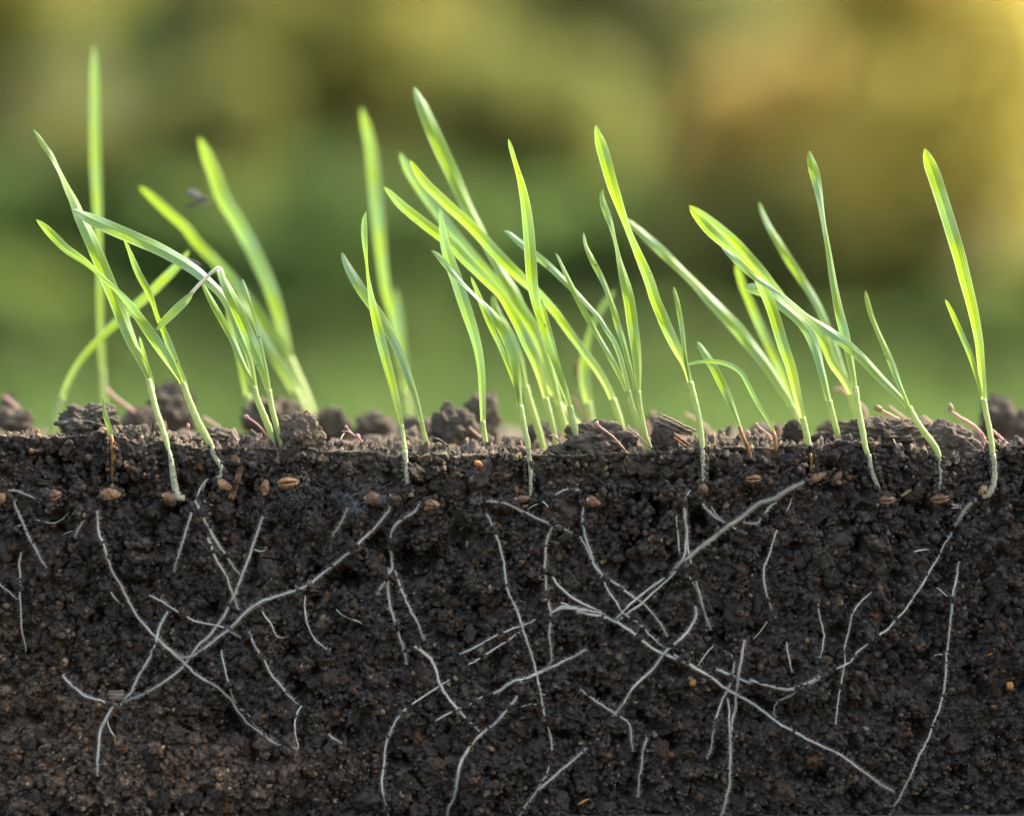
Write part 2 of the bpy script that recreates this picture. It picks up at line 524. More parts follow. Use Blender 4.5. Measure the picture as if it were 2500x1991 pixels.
M_BARK = mat_plain('bark', (.07, .055, .04), (.14, .11, .08), 14)
def shrub(name, label, cat, box, d, mat, n, seed, leaf=.05, bush=True, nb=18):
    """box: photo-pixel extent of the crown at distance d behind the cut face"""
    rng = np.random.default_rng(seed)
    x0, _, z1 = P(box[0], box[1], d); x1, _, z0 = P(box[2], box[3], d)
    cx, gx = (x0 + x1) / 2, ground_z(0, d)
    z0 = max(z0, gx + .05)
    W, H = x1 - x0, z1 - z0
    root = empty(name, (cx, d, gx - .03))
    tag(root, label, cat, 'shrubs and trees beyond the meadow')
    # crown: leaves gathered in clumps of uneven size
    bc = np.stack([(rng.random(nb) - .5) * W * .78, (rng.random(nb) - .5) * W * .6, z0 + H * (.12 + .76 * rng.random(nb))], 1)
    br = (.14 + .16 * rng.random(nb)) * min(W, H)
    which = rng.choice(nb, n, p=br**2 / (br**2).sum())
    dirs = rng.normal(size=(n, 3)); dirs /= np.linalg.norm(dirs, axis=1)[:, None]
    rr = br[which] * rng.random(n) ** .45
    c = bc[which] + dirs * rr[:, None] * np.array([1.25, 1, 1.0])
    c[:, 2] = np.maximum(c[:, 2], gx + .02)
    c += np.array([cx, d, 0])
    a = rng.normal(size=(n, 3)); a /= np.linalg.norm(a, axis=1)[:, None]
    b = np.cross(a, rng.normal(size=(n, 3))); b /= np.linalg.norm(b, axis=1)[:, None]
    s = leaf * (.6 + .7 * rng.random(n))[:, None]
    v = np.stack([c - a * s, c + b * s * .38, c + a * s, c - b * s * .38], 1).reshape(-1, 3)
    k = np.arange(n)[:, None] * 4
    f = np.concatenate([k + np.array([[0, 1, 2]]), k + np.array([[0, 2, 3]])])
    link_mesh('crown', v, f, mat, root, smooth=False)
    # trunk and limbs
    parts = []
    limbs = nb if bush else nb
    fork = gx + (.05 if bush else .45) * (z0 + H * .4 - gx)
    if not bush:
        parts.append(tube([(cx, d, gx - .05), (cx + .02 * W, d, (gx + fork) / 2), (cx, d, fork + .02)], [.06, .05, .045], 8))
    for i in range(limbs):
        e = bc[i] + np.array([cx, d, 0])
        st = np.array([cx + (rng.random() - .5) * (.25 * W if bush else .02), d, gx - .05 if bush else fork])
        md = (st * .45 + e * .55) + np.array([(rng.random() - .5) * .15 * W, 0, .05 * H])
        parts.append(tube(hermite(np.column_stack([[st[0], md[0], e[0]], [st[2], md[2], e[2]], [st[1], md[1], e[1]]]), 7)[:, [0, 2, 1]],
                          np.linspace(.03, .006, 7), 6))
    v, f = join(parts)
    link_mesh('trunk', v, f, M_BARK, root)
    return root

F_YEL = mat_foliage('yellow_leaves', (.50, .42, .10), (.55, .48, .13), (.70, .61, .16), 2.5, .72)
F_OCH = mat_foliage('ochre_leaves', (.46, .36, .10), (.50, .41, .13), (.72, .57, .17))
F_OLI = mat_foliage('olive_leaves', (.21, .22, .07), (.28, .28, .09), (.38, .40, .11))
F_OLY = mat_foliage('yellow_green_leaves', (.25, .245, .065), (.31, .295, .08), (.46, .44, .11))
F_GRE = mat_foliage('dull_green_leaves', (.19, .20, .085), (.25, .25, .10), (.36, .37, .14))
F_DRK = mat_foliage('dark_green_leaves', (.10, .165, .055), (.14, .21, .07), (.23, .35, .09))
F_MID = mat_foliage('mid_green_leaves', (0.127, 0.196, 0.057), (0.184, 0.253, 0.069), (0.310, 0.414, 0.098))
F_LOW = mat_foliage('low_bush_leaves', (.10, .155, .06), (.14, .19, .07), (.22, .31, .09))
BG = [
 ('autumn_tree', 'tall tree in bright yellow autumn leaf, blurred, behind the seedling with a hooked shoot', 'tree', (1900, -420, 2720, 760), 11.0, F_YEL, 5200, 1, .06, False, 34),
 ('autumn_shrub', 'blurred ochre-brown shrub beside the bright yellow tree', 'shrub', (1660, 90, 2130, 640), 11.9, F_OCH, 4200, 2, .055, True),
 ('young_tree', 'blurred grey-green young tree behind the ochre shrub', 'tree', (1180, -380, 2020, 420), 14.5, F_GRE, 5200, 3, .06, False),
 ('olive_shrub', 'blurred light olive shrub above the tall thin blades in the middle', 'shrub', (900, 120, 1520, 560), 12.6, F_OLI, 4200, 4, .055, True),
 ('olive_shrub', 'blurred yellow-olive tree rising above the two tallest blades of the middle tuft', 'tree', (600, -400, 1130, 420), 13.4, F_OLY, 4200, 5, .06, False),
 ('young_tree', 'blurred dull green tree in the gap between the two yellow-olive trees', 'tree', (360, -420, 820, 330), 15.0, F_GRE, 3600, 6, .06, False),
 ('olive_shrub', 'blurred rounded olive shrub behind the gnat and the leaning blades', 'shrub', (180, 170, 700, 560), 12.2, F_OLI, 3800, 7, .055, True),
 ('olive_shrub', 'blurred yellow-olive tree behind the straight vertical blade', 'tree', (-380, -420, 330, 420), 13.0, F_OLY, 4800, 8, .06, False),
 ('dark_shrub', 'blurred dark green shrub behind the pale seedling with a twisted tip', 'shrub', (-330, 330, 260, 830), 12.4, F_DRK, 4200, 9, .055, True),
 ('dark_shrub', 'blurred dark green shrub behind the crossing leaves and the folded leaf', 'shrub', (230, 440, 720, 930), 11.6, F_DRK, 4200, 10, .055, True),
 ('dark_shrub', 'blurred dark green shrub behind the two crossed blades', 'shrub', (640, 430, 1130, 950), 11.0, F_DRK, 4600, 11, .055, True),
 ('dark_shrub', 'blurred dark green shrub behind the dense middle tuft', 'shrub', (1060, 470, 1560, 960), 11.6, F_DRK, 4200, 12, .055, True),
 ('dark_shrub', 'blurred dark green shrub behind the long arching leaf by the splintered wood', 'shrub', (1480, 400, 1960, 900), 12.0, F_DRK, 4200, 13, .055, True),
 ('olive_shrub', 'blurred olive shrub standing in front of the foot of the ochre shrub', 'shrub', (1600, 380, 2090, 930), 10.7, F_OLI, 4200, 17, .055, True),
 ('green_shrub', 'blurred mid green shrub below the ochre shrub', 'shrub', (1880, 560, 2360, 960), 11.2, F_MID, 3800, 14, .055, True),
 ('green_shrub', 'blurred mid green shrub below the bright yellow tree', 'shrub', (2220, 620, 2760, 960), 10.8, F_MID, 3800, 15, .055, True),
 ('green_shrub', 'blurred pale green shrub at the edge of the meadow by the two lowest bent blades', 'shrub', (-300, 640, 180, 980), 10.4, F_MID, 3200, 16, .055, True),
]
for nm, lb, ct, bx, dd, mt, n, sd, lf, bu, *nb_ in BG:
    shrub(nm, lb, ct, bx, dd, mt, n, sd, lf, bu, *nb_)
for k, (px, py, w_, dd) in enumerate([(-40, 800, 330, 8.6), (300, 770, 360, 9.2), (660, 810, 380, 8.2), (1010, 780, 360, 9.0), (1380, 800, 340, 8.4),
                                      (1720, 770, 380, 9.3), (2060, 800, 350, 8.7), (2400, 780, 380, 9.1)]):
    shrub('low_bush', 'blurred low green bush growing on the meadow', 'bush', (px - w_ / 2, py, px + w_ / 2, 1000), dd, F_LOW, 1500, 60 + k, .045, True, 16)
for k, (x0, x1, lb) in enumerate([(-1900, 320, 'dark woodland tree behind the yellow-olive tree with the straight blade before it'),
                                  (150, 1000, 'dark woodland tree behind the dull green tree'),
                                  (850, 1700, 'dark woodland tree behind the grey-green young tree'),
                                  (1550, 2350, 'dark woodland tree behind the ochre shrub and grey-green tree'),
                                  (2200, 4400, 'dark woodland tree behind the bright yellow tree')]):
    shrub('woodland_tree', lb, 'tree', (x0, -700, x1, 900), 18.0 + .5 * (k % 2), F_MID if k != 4 else F_OLI, 9000 if k in (1, 2, 3) else 19000, 30 + k, .10, False, 46 if k in (1, 2, 3) else 100)

# ------------------------------------------------------------------ wooden board under the soil
BOARD_TOP = 0.0199
def build_board():
    bm = bmesh.new()
    bmesh.ops.create_cube(bm, size=1)
    for v in bm.verts:
        v.co = Vector((v.co.x * .46, .098 + v.co.y * .225, (.0105 + v.co.z * .0188) - .0005))
        if v.co.z > .015: v.co.z += v.co.x * .0042
    bmesh.ops.bevel(bm, geom=bm.edges[:], offset=.0012, segments=2, affect='EDGES')
    me = bpy.data.meshes.new('wooden_board'); bm.to_mesh(me); bm.free()
    me.materials.append(M_BOARD)
    o = bpy.data.objects.new('wooden_board', me); COL.objects.link(o)
    tag(o, 'flat grey-brown wooden board lying under the block of soil', 'board')
build_board()

# ------------------------------------------------------------------ the cut block of soil: one displaced sheet, face and top
DX = 0.00025
XH = 0.2
NX = int(2 * XH / DX) + 1
GX = np.linspace(-XH, XH, NX)
T_SRC = [(-600, 1062), (0, 1063), (130, 1064), (250, 1061), (320, 1075), (345, 1078), (420, 1081), (520, 1092), (600, 1094), (730, 1091), (782, 1097),
         (860, 1104), (1000, 1108), (1090, 1110), (1200, 1111), (1427, 1109), (1590, 1102), (1690, 1091), (1850, 1094), (1925, 1092),
         (1990, 1086), (2090, 1074), (2160, 1080), (2250, 1106), (2300, 1113), (2380, 1106), (2440, 1090), (2500, 1082), (3100, 1078)]
_t = np.array(T_SRC, float)
TX = ZC + (995.5 - np.interp(GX / PX + 1250, _t[:, 0], _t[:, 1])) * PX - .00055
TX = TX + .00055 * grid_noise(NX, 1, .006 / DX, 41)[0] + .0002 * grid_noise(NX, 1, .002 / DX, 42)[0]
ZB = BOARD_TOP - .0017
NF = int(.1 / DX)                    # rows on the face
NT = int(.2 / DX)                    # rows on the top
NR = NF + NT
def face_rc(x, z):
    c = (np.asarray(x) + XH) / DX
    t = np.interp(x, GX, TX)
    r = (np.asarray(z) - ZB) / (t - ZB) * (NF - 1)
    return r, c

H = np.zeros((NR, NX), np.float32)
for cell, amp, sd in ((.026, .0016, 1), (.011, .0011, 2), (.0045, .0006, 3), (.0018, .0003, 4)):
    H += amp * grid_noise(NX, NR, cell / DX, sd)
ss = np.maximum(np.arange(NR) - NF, 0) * DX
topw = np.clip((ss - .008) / .03, 0, 1)[:, None]
for cell, amp, sd in ((.035, .0028, 11), (.014, .0017, 12)):
    H += topw * amp * grid_noise(NX, NR, cell / DX, sd)
# hollows and swellings of the face (photo pixels, radii, depth)
HOLES = [(120, 1130, 45, 22, 4), (285, 1185, 35, 30, 4.5), (560, 1770, 65, 42, 7), (820, 1412, 68, 26, 6), (1010, 1375, 70, 45, 7), (905, 1335, 28, 40, 5),
         (1705, 1270, 36, 28, 6), (1600, 1245, 16, 42, 6), (1545, 1335, 32, 24, 4), (1325, 1630, 24, 18, 6), (1625, 1812, 44, 16, 6),
         (2330, 1310, 16, 42, 6), (2170, 1312, 44, 9, 4), (1985, 1565, 26, 30, 5), (1850, 1725, 62, 22, 5), (845, 1790, 36, 18, 5),
         (735, 1695, 26, 28, 6), (1577, 1742, 20, 20, 5), (140, 1285, 22, 22, 4), (360, 1410, 34, 22, 4), (705, 1585, 22, 22, 4), (300, 1690, 60, 22, 4),
         (2120, 1560, 30, 22, 4), (1460, 1700, 30, 20, 4), (2005, 1895, 60, 20, 5), (2380, 1650, 30, 22, 3.5), (1140, 1550, 30, 18, 3.5), (1290, 1440, 30, 20, 3.5),
         (1560, 1210, 14, 30, 4), (1370, 1135, 26, 12, 3), (760, 1165, 18, 30, 3), (420, 1245, 30, 16, 3), (980, 1850, 40, 18, 4), (1110, 1780, 22, 18, 4),
         (1760, 1560, 40, 18, 4), (2240, 1240, 40, 14, 4), (560, 1225, 20, 18, 3.5), (210, 1160, 18, 26, 3.5), (640, 1840, 60, 16, 4)]
wob = grid_noise(NX, NF, .004 / DX, 51) * .45 + grid_noise(NX, NF, .0016 / DX, 52) * .35
rr_, cc_ = np.mgrid[0:NF, 0:NX].astype(np.float32)
for (hx, hy, ha, hb, dep) in HOLES:
    p = P(hx, hy)
    r0, c0 = face_rc(p[0], p[2])
    q = np.hypot((cc_ - c0) * DX / (ha * PX), (rr_ - r0) * DX / (hb * PX)) + wob
    H[:NF] -= dep * .0017 * np.clip(1.25 - q, 0, .9) / .9
for (hx, hy, ha, hb, dep) in [(260, 1930, 330, 150, 3.5), (560, 1880, 200, 90, 3), (1850, 1420, 150, 50, 1.5), (2240, 1400, 120, 60, 2), (1400, 1120, 300, 40, -.8)]:
    p = P(hx, hy); r0, c0 = face_rc(p[0], p[2])
    q = np.hypot((cc_ - c0) * DX / (ha * PX), (rr_ - r0) * DX / (hb * PX))
    H[:NF] += dep * .001 * np.exp(-q * q)
del wob
TINT = np.ones((NR, NX, 3), np.float32)

def crumb_tint(rng, small):
    g = .55 + .8 * rng.random()
    q = rng.random()
    if q < .035: return (1.9 * g, 1.25 * g, .8 * g)
    if q < .06: return (2.0 * g, 1.75 * g, 1.35 * g)
    if small and q < .085: return (3.6 * g, 3.2 * g, 2.5 * g)
    if q < .25: return (.6 * g, .6 * g, .62 * g)
    return (g * 1.02, g, .97 * g)

def splat(n, rmin, rmax, k, sink, seed, wide):
    rng = np.random.default_rng(seed)
    half = .148 if not wide else XH
    cxs = ((rng.random(n) * 2 - 1) * half + XH) / DX
    cys = np.where(rng.random(n) < .62, rng.random(n) * (NF + 12), NF + (rng.random(n) ** 1.7) * NT)
    rs = rmin + (rmax - rmin) * rng.random(n) ** 2.4
    small = rmax < .0012
    for i in range(n):
        R = rs[i] / DX
        cx, cy = cxs[i], cys[i]
        e = .75 + .5 * rng.random()
        b = int(R * 1.35) + 1
        x0, x1, y0, y1 = max(int(cx) - b, 0), min(int(cx) + b + 1, NX), max(int(cy) - b, 0), min(int(cy) + b + 1, NR)
        if x1 - x0 < 2 or y1 - y0 < 2: continue
        xx = np.arange(x0, x1)[None, :] - cx
        yy = np.arange(y0, y1)[:, None] - cy
        a = rng.random() * 6.283
        ca, sa = math.cos(a), math.sin(a)
        u = (xx * ca + yy * sa) * e / R
        w = (-xx * sa + yy * ca) / e / R
        d2 = u * u + w * w + .22 * u * w * w + .15 * u * u * u
        ex = .28 + .4 * rng.random()
        iy, ix = min(int(cy), NR - 1), min(int(cx), NX - 1)
        near_edge = abs(cy - NF) * DX < .0011
        h = H[iy, ix] - rs[i] * sink + rs[i] * (k * (.6 if near_edge else 1)) * np.clip(1 - d2, 0, 1) ** ex + rs[i] * .34 * NZ[y0:y1, x0:x1]
        sub = H[y0:y1, x0:x1]
        msk = (d2 < 1) & (h > sub)
        sub[msk] = h[msk]
        TINT[y0:y1, x0:x1][msk] = crumb_tint(rng, small)
def pits(n, rmin, rmax, seed):
    rng = np.random.default_rng(seed)
    for i in range(n):
        R = (rmin + (rmax - rmin) * rng.random() ** 2) / DX
        cx, cy = rng.random() * NX, rng.random() * (NF - .004 / DX)
        e = .6 + .9 * rng.random(); a = rng.random() * 6.283
        b = int(R * 1.6) + 1
        x0, x1, y0, y1 = max(int(cx) - b, 0), min(int(cx) + b + 1, NX), max(int(cy) - b, 0), min(int(cy) + b + 1, NF)
        if x1 - x0 < 2 or y1 - y0 < 2: continue
        xx = np.arange(x0, x1)[None, :] - cx; yy = np.arange(y0, y1)[:, None] - cy
        u = (xx * math.cos(a) + yy * math.sin(a)) * e / R; w = (-xx * math.sin(a) + yy * math.cos(a)) / e / R
        H[y0:y1, x0:x1] -= (R * DX * 1.5 * np.clip(1 - u * u - w * w, 0, 1)).astype(np.float32)
crk = grid_noise(NX, NF, .015 / DX, 301) + .35 * grid_noise(NX, NF, .004 / DX, 302)
crm = np.clip(grid_noise(NX, NF, .03 / DX, 303) * 2 + .5, 0, 1)
H[:NF] -= (.0034 * np.clip(1 - np.abs(crk) / .075, 0, 1) * crm).astype(np.float32)
crk = grid_noise(NX, NF, .006 / DX, 304) + .4 * grid_noise(NX, NF, .0018 / DX, 305)
H[:NF] -= (.0016 * np.clip(1 - np.abs(crk) / .11, 0, 1) * (1 - .6 * crm)).astype(np.float32)
del crk, crm
NZ = grid_noise(NX, NR, 5.5, 310) * .6 + grid_noise(NX, NR, 2.6, 311) * .5
splat(620, .0020, .0050, .95, .35, 101, True)
pits(900, .0012, .0034, 201)
splat(5600, .0010, .0023, 1.15, .25, 102, True)
pits(5200, .0005, .0014, 202)
splat(24000, .00055, .0011, 1.15, .22, 103, True)
pits(9000, .0003, .0007, 203)
splat(46000, .0003, .00060, 1.15, .2, 104, False)
H += (.00010 * grid_noise(NX, NR, 1.7, 61) + .00007 * grid_noise(NX, NR, 4.1, 62)).astype(np.float32)

# a cut edge keeps only its crumbs: take the slow swell out of it
def _blur(a, k):
    for ax in (0, 1):
        pad = [(k + 1, k) if i == ax else (0, 0) for i in (0, 1)]
        c = np.cumsum(np.pad(a, pad, mode='edge'), axis=ax, dtype=np.float64)
        a = (np.take(c, range(2 * k + 1, c.shape[ax]), ax) - np.take(c, range(0, c.shape[ax] - 2 * k - 1), ax)) / (2 * k + 1)
    return a
e0, e1 = NF - 60, NF + 60
band = H[e0:e1].copy()
low = _blur(band, 7)
dist = (np.arange(e0, e1) - NF)[:, None] * DX
we = np.exp(-(dist / .0042) ** 2)
wc = np.exp(-(dist / .0016) ** 2)
H[e0:e1] = band - we * low + we * .0004 - wc * .45 * (band - low)
del band, low, NZ
# soil of different kinds: a warmer, lighter patch low down, a dry crust on top, an algae line on the cut edge
pxs = GX / PX + 1250
for (hx, hy, ha, hb, col) in [(180, 1880, 430, 170, (1.9, 1.75, 1.6)), (560, 1900, 260, 110, (1.6, 1.45, 1.35)), (120, 1640, 160, 160, (1.3, 1.22, 1.12)),
                              (250, 1150, 420, 60, (1.0, .97, .95)), (1350, 1160, 500, 60, (1.22, 1.2, 1.12)), (2000, 1150, 420, 70, (1.12, 1.1, 1.15)), (2300, 1560, 260, 260, (.9, .9, .92))]:
    p = P(hx, hy); r0, c0 = face_rc(p[0], p[2])
    q = np.hypot((cc_ - c0) * DX / (ha * PX), (rr_ - r0) * DX / (hb * PX))
    w = np.exp(-q * q)[:, :, None]
    TINT[:NF] *= 1 + w * (np.array(col, np.float32) - 1)
del cc_, rr_
TINT[NF:] *= np.array([1.85, 1.82, 1.75], np.float32)
edge = np.exp(-(((np.arange(NR) - NF) * DX - .0002) / .00038) ** 2)[:, None] * (np.clip((pxs - 700) / 120, 0, 1) * np.clip((1640 - pxs) / 120, 0, 1))[None, :]
edge = edge * np.clip(.7 + grid_noise(NX, NR, .004 / DX, 71), 0, 1.4)
TINT *= 1 + edge[:, :, None] * (np.array([1.7, 2.1, 1.2], np.float32) - 1)

th = np.clip((np.arange(NR) - (NF - 5)) / 10.0, 0, 1)
th = th * th * (3 - 2 * th) * (math.pi / 2)
v_ = np.clip(np.arange(NR) / (NF - 1), 0, 1)
ZBACK = ZC - .0112
bl = np.clip(ss / .03, 0, 1); bl = bl * bl * (3 - 2 * bl)
def sheet_point(r, c):
    """integer arrays r, c -> displaced positions"""
    z = ZB + v_[r] * (TX[c] - ZB)
    z = np.where(r >= NF, TX[c] * (1 - bl[r]) + ZBACK * bl[r], z)
    h = H[r, c]
    y = ss[r] - np.cos(th[r]) * h
    z = z + np.sin(th[r]) * h
    return np.stack([GX[c], y, z], -1)
cols = np.unique(np.concatenate([np.arange(0, NX, 5), np.where(np.abs(GX) < .1425)[0], [NX - 1]]))
rows = np.unique(np.concatenate([np.arange(0, NF + int(.012 / DX)), np.arange(NF + int(.012 / DX), NF + int(.04 / DX), 3), np.arange(NF + int(.04 / DX), NR, 6), [NR - 1]]))
R_, C_ = np.meshgrid(rows, cols, indexing='ij')
pts = sheet_point(R_.ravel(), C_.ravel())
tin = TINT[R_.ravel(), C_.ravel()]
nr, nc = len(rows), len(cols)
idx = np.arange(nr * nc, dtype=np.int32).reshape(nr, nc)
quads = np.stack([idx[:-1, :-1], idx[:-1, 1:], idx[1:, 1:], idx[1:, :-1]], -1).reshape(-1, 4)
SOIL = link_mesh('soil_block', pts, quads, M_SOIL, cols=tin)
tag(SOIL, kind='structure')
del pts, quads, tin, R_, C_
# rough end and rear faces of the block
def end_face(a0, a1, n, m, seed, top):
    u, w = np.meshgrid(np.linspace(0, 1, n), np.linspace(0, 1, m), indexing='ij')
    p = np.array(a0)[None, None] * (1 - u[..., None]) + np.array(a1)[None, None] * u[..., None]
    tz = top(u)
    p[..., 2] = ZB + (tz - ZB) * w
    q = p.reshape(-1, 3)
    nrm = np.cross(np.array(a1) - np.array(a0), (0, 0, 1.)); nrm /= np.linalg.norm(nrm)
    e = np.minimum(np.minimum(u, 1 - u), np.minimum(w, 1 - w)).ravel()
    q = q - nrm[None] * (.0025 * (fbm3(q * 160, seed, 5) - .6) * np.clip(e * 18, 0, 1))[:, None]
    i = np.arange(n * m).reshape(n, m)
    f = np.stack([i[:-1, :-1], i[:-1, 1:], i[1:, 1:], i[1:, :-1]], -1).reshape(-1, 4)
    return q, f
def edge_top(c):
    tt = sheet_point(rows[rows >= NF], np.full((rows >= NF).sum(), c))
    return lambda u: np.interp(u * .2, tt[:, 1], tt[:, 2])
back = sheet_point(np.full(len(cols), NR - 1), cols)
wl = end_face((-XH, .2, 0), (-XH, 0, 0), 90, 50, 5, lambda u: edge_top(0)(1 - u))
wr = end_face((XH, 0, 0), (XH, .2, 0), 90, 50, 6, edge_top(NX - 1))
wb = end_face((XH, .2, 0), (-XH, .2, 0), 160, 50, 7, lambda u: np.interp(XH - 2 * XH * u, back[:, 0], back[:, 2]))
v, f = join([wl, wr, wb])
w = link_mesh('rough_side', v, f, M_SOIL, SOIL, cols=np.full((len(v), 3), .9))

# smoothed outer level of the face, for things pressed into it
def box_blur(a, k):
    for ax in (0, 1):
        pad = [(k + 1, k) if i == ax else (0, 0) for i in (0, 1)]
        c = np.cumsum(np.pad(a, pad, mode='edge'), axis=ax, dtype=np.float64)
        a = (np.take(c, range(2 * k + 1, c.shape[ax]), ax) - np.take(c, range(0, c.shape[ax] - 2 * k - 1), ax)) / (2 * k + 1)
    return a
HF = H[:NF + 4].copy()
mx_ = HF.copy()
for s_ in range(1, 4):
    for ax in (0, 1):
        mx_ = np.maximum(mx_, np.maximum(np.roll(HF, s_, ax), np.roll(HF, -s_, ax)))
HD = box_blur(mx_, 6)
HD_SOFT = box_blur(mx_, 22)
del mx_
def face_h(x, z, soft=False):
    r, c = face_rc(x, z)
    r = np.clip(np.round(r).astype(int), 0, NF - 1); c = np.clip(np.round(c).astype(int), 0, NX - 1)
    return (HD_SOFT if soft else HD)[r, c]
def on_face(px, py, out=0.0, soft=False):
    """point lying on the cut face at a photo pixel, pushed out by `out`"""
    px = np.atleast_1d(np.asarray(px, float)); py = np.atleast_1d(np.asarray(py, float))
    x = (px - 1250) * PX; z = ZC + (995.5 - py) * PX
    d = -(face_h(x, z, soft) + out)
    k = (CAM_D + d) / CAM_D
    return np.stack([x * k, d, ZC + (995.5 - py) * PX * k], 1)
def top_z(x, y):
    c = int(np.clip(round((x + XH) / DX), 0, NX - 1)); r = int(np.clip(NF + round(y / DX), NF, NR - 1))
    return float(sheet_point(np.array([r]), np.array([c]))[0, 2])

# ------------------------------------------------------------------ clods
def ico(sub):
    bm = bmesh.new()
    bmesh.ops.create_icosphere(bm, subdivisions=sub, radius=1)
    bm.verts.ensure_lookup_table()
    v = np.array([q.co[:] for q in bm.verts])
    f = np.array([[q.index for q in t.verts] for t in bm.faces])
    bm.free()
    return v, f
ICO = {k: ico(k) for k in (1, 2, 3, 4, 5, 6)}
def clod_shape(sub, seed, nl=130, rough=1.0):
    v, f = ICO[sub]
    rng = np.random.default_rng(seed)
    r = 1 + .30 * fbm3(v * 1.4, seed, 2) + .15 * fbm3(v * 3.6, seed + 9, 4, .6) * rough
    L = rng.normal(size=(nl, 3)); L /= np.linalg.norm(L, axis=1)[:, None]
    lr = .08 + .24 * rng.random(nl) ** 2
    bump = np.zeros(len(v))
    for i in range(nl):
        a2 = 2 - 2 * (v @ L[i])
        bump = np.maximum(bump, lr[i] * .75 * np.sqrt(np.clip(1 - a2 / lr[i] ** 2, 0, 1)))
    r = r + bump * rough
    if sub >= 5:
        r = r + .035 * fbm3(v * 17, seed + 3, 3, .65)
        L = rng.normal(size=(260, 3)); L /= np.linalg.norm(L, axis=1)[:, None]
        for i in range(260):
            q = .03 + .05 * rng.random()
            a2 = 2 - 2 * (v @ L[i])
            r = np.maximum(r, r + q * .7 * np.sqrt(np.clip(1 - a2 / q ** 2, 0, 1)))
    return v * r[:, None], f
def clod(label, box, d, sub=5, seed=0, tint=(1.75, 1.76, 1.68), depth=None, tilt=0.0, group='clods lying on the soil'):
    """box: photo-pixel outline (x0, y0, x1, y1) at depth d"""
    v, f = clod_shape(sub, seed)
    if d < .02:
        w_, h_ = box[2] - box[0], box[3] - box[1]
        box = (box[0] - .06 * w_, box[1] - .10 * h_, box[2] + .06 * w_, box[3] + .03 * h_)
        d = d - .002
    x0, _, z1 = P(box[0], box[1], d); x1, _, z0 = P(box[2], box[3], d)
    mn, mx = v.min(0), v.max(0)
    v = (v - (mn + mx) / 2) / (mx - mn)
    dep = depth or .8 * min(x1 - x0, (z1 - z0) * 1.6)
    v = v * np.array([x1 - x0, dep, z1 - z0])
    c, s = math.cos(tilt), math.sin(tilt)
    v = np.stack([v[:, 0] * c - v[:, 2] * s, v[:, 1], v[:, 0] * s + v[:, 2] * c], 1)
    v = v + np.array([(x0 + x1) / 2, d, (z0 + z1) / 2])
    rng = np.random.default_rng(seed + 77)
    tn = np.array(tint)[None] * (1 + .22 * fbm3(v * 900, seed, 3))[:, None]
    o = link_mesh('soil_clod', v, f, M_SOIL, cols=tn)
    return tag(o, label, 'clod', group)

def fbox(f, cx, cy, w, h):
    (x0, y0), (x1, y1) = fr(f, (cx - w / 2, cy - h / 2), (cx + w / 2, cy + h / 2))
    return (x0, y0, x1, y1)
clod('broad flat-topped clod behind the short sprout with an orange withered base', fbox('B', 590, 1440, 425, 240), .0095, 6, 1, depth=.014)
clod('small round clod just beside the broad flat-topped clod', fbox('B', 868, 1510, 130, 120), .006, 5, 2)
clod('tiny low clod at the foot of the tall pale twisted seedling', fbox('B', 1150, 1560, 170, 90), .008, 4, 3)
clod('low dark clod behind the stem whose shoot curls down to a tan kernel', fbox('B', 1390, 1545, 250, 150), .009, 5, 4, depth=.01)
clod('rounded tan-grey clod next to the base of the seedling with a folded leaf', fbox('B', 1985, 1510, 300, 270), .006, 6, 5, (2.5, 2.3, 2.05))
clod('low domed dark clod with two pink sprouts lying across it', fbox('D', 1800, 1290, 460, 260), .008, 6, 6, (1.7, 1.66, 1.6), depth=.013)
clod('crumbly little clod between the bases of the middle blades', fbox('D', 1510, 1350, 150, 90), .006, 4, 7)
clod('dark blocky clod propping up the splintered piece of wood', fbox('U3', 1300, 245, 190, 230), .005, 5, 8, (1.3, 1.25, 1.2))
clod('large rugged clod behind the stem with a white speckled shoot', fbox('F', 1240, 1020, 560, 290), .011, 6, 9, (1.9, 1.85, 1.8), depth=.018)
clod('lower shoulder of crumbly soil in front of the large rugged clod', fbox('F', 1060, 1080, 300, 150), .006, 5, 10, (1.0, 1.0, 1.0))
clod('rounded grey clod by the stem that bends down into a pale curved shoot', fbox('F', 1675, 1035, 350, 290), .008, 6, 11, (2.0, 1.93, 1.88))
clod('knobbly clod at the very end of the soil beside the last stem', fbox('F', 2115, 1075, 150, 170), .006, 5, 12)
clod('pointed dark clod behind the seedling with a brown kernel at its foot', fbox('F', 640, 970, 150, 170), .016, 5, 13, (.9, .88, .88))
clod('low brown clod between the pointed dark clod and the blue-green blade', fbox('F', 830, 1020, 170, 120), .01, 5, 14, (1.1, 1.0, 1.0))
clod('narrow crumb ridge at the foot of the last hooked seedling', fbox('F', 1840, 1110, 170, 90), .004, 4, 15)
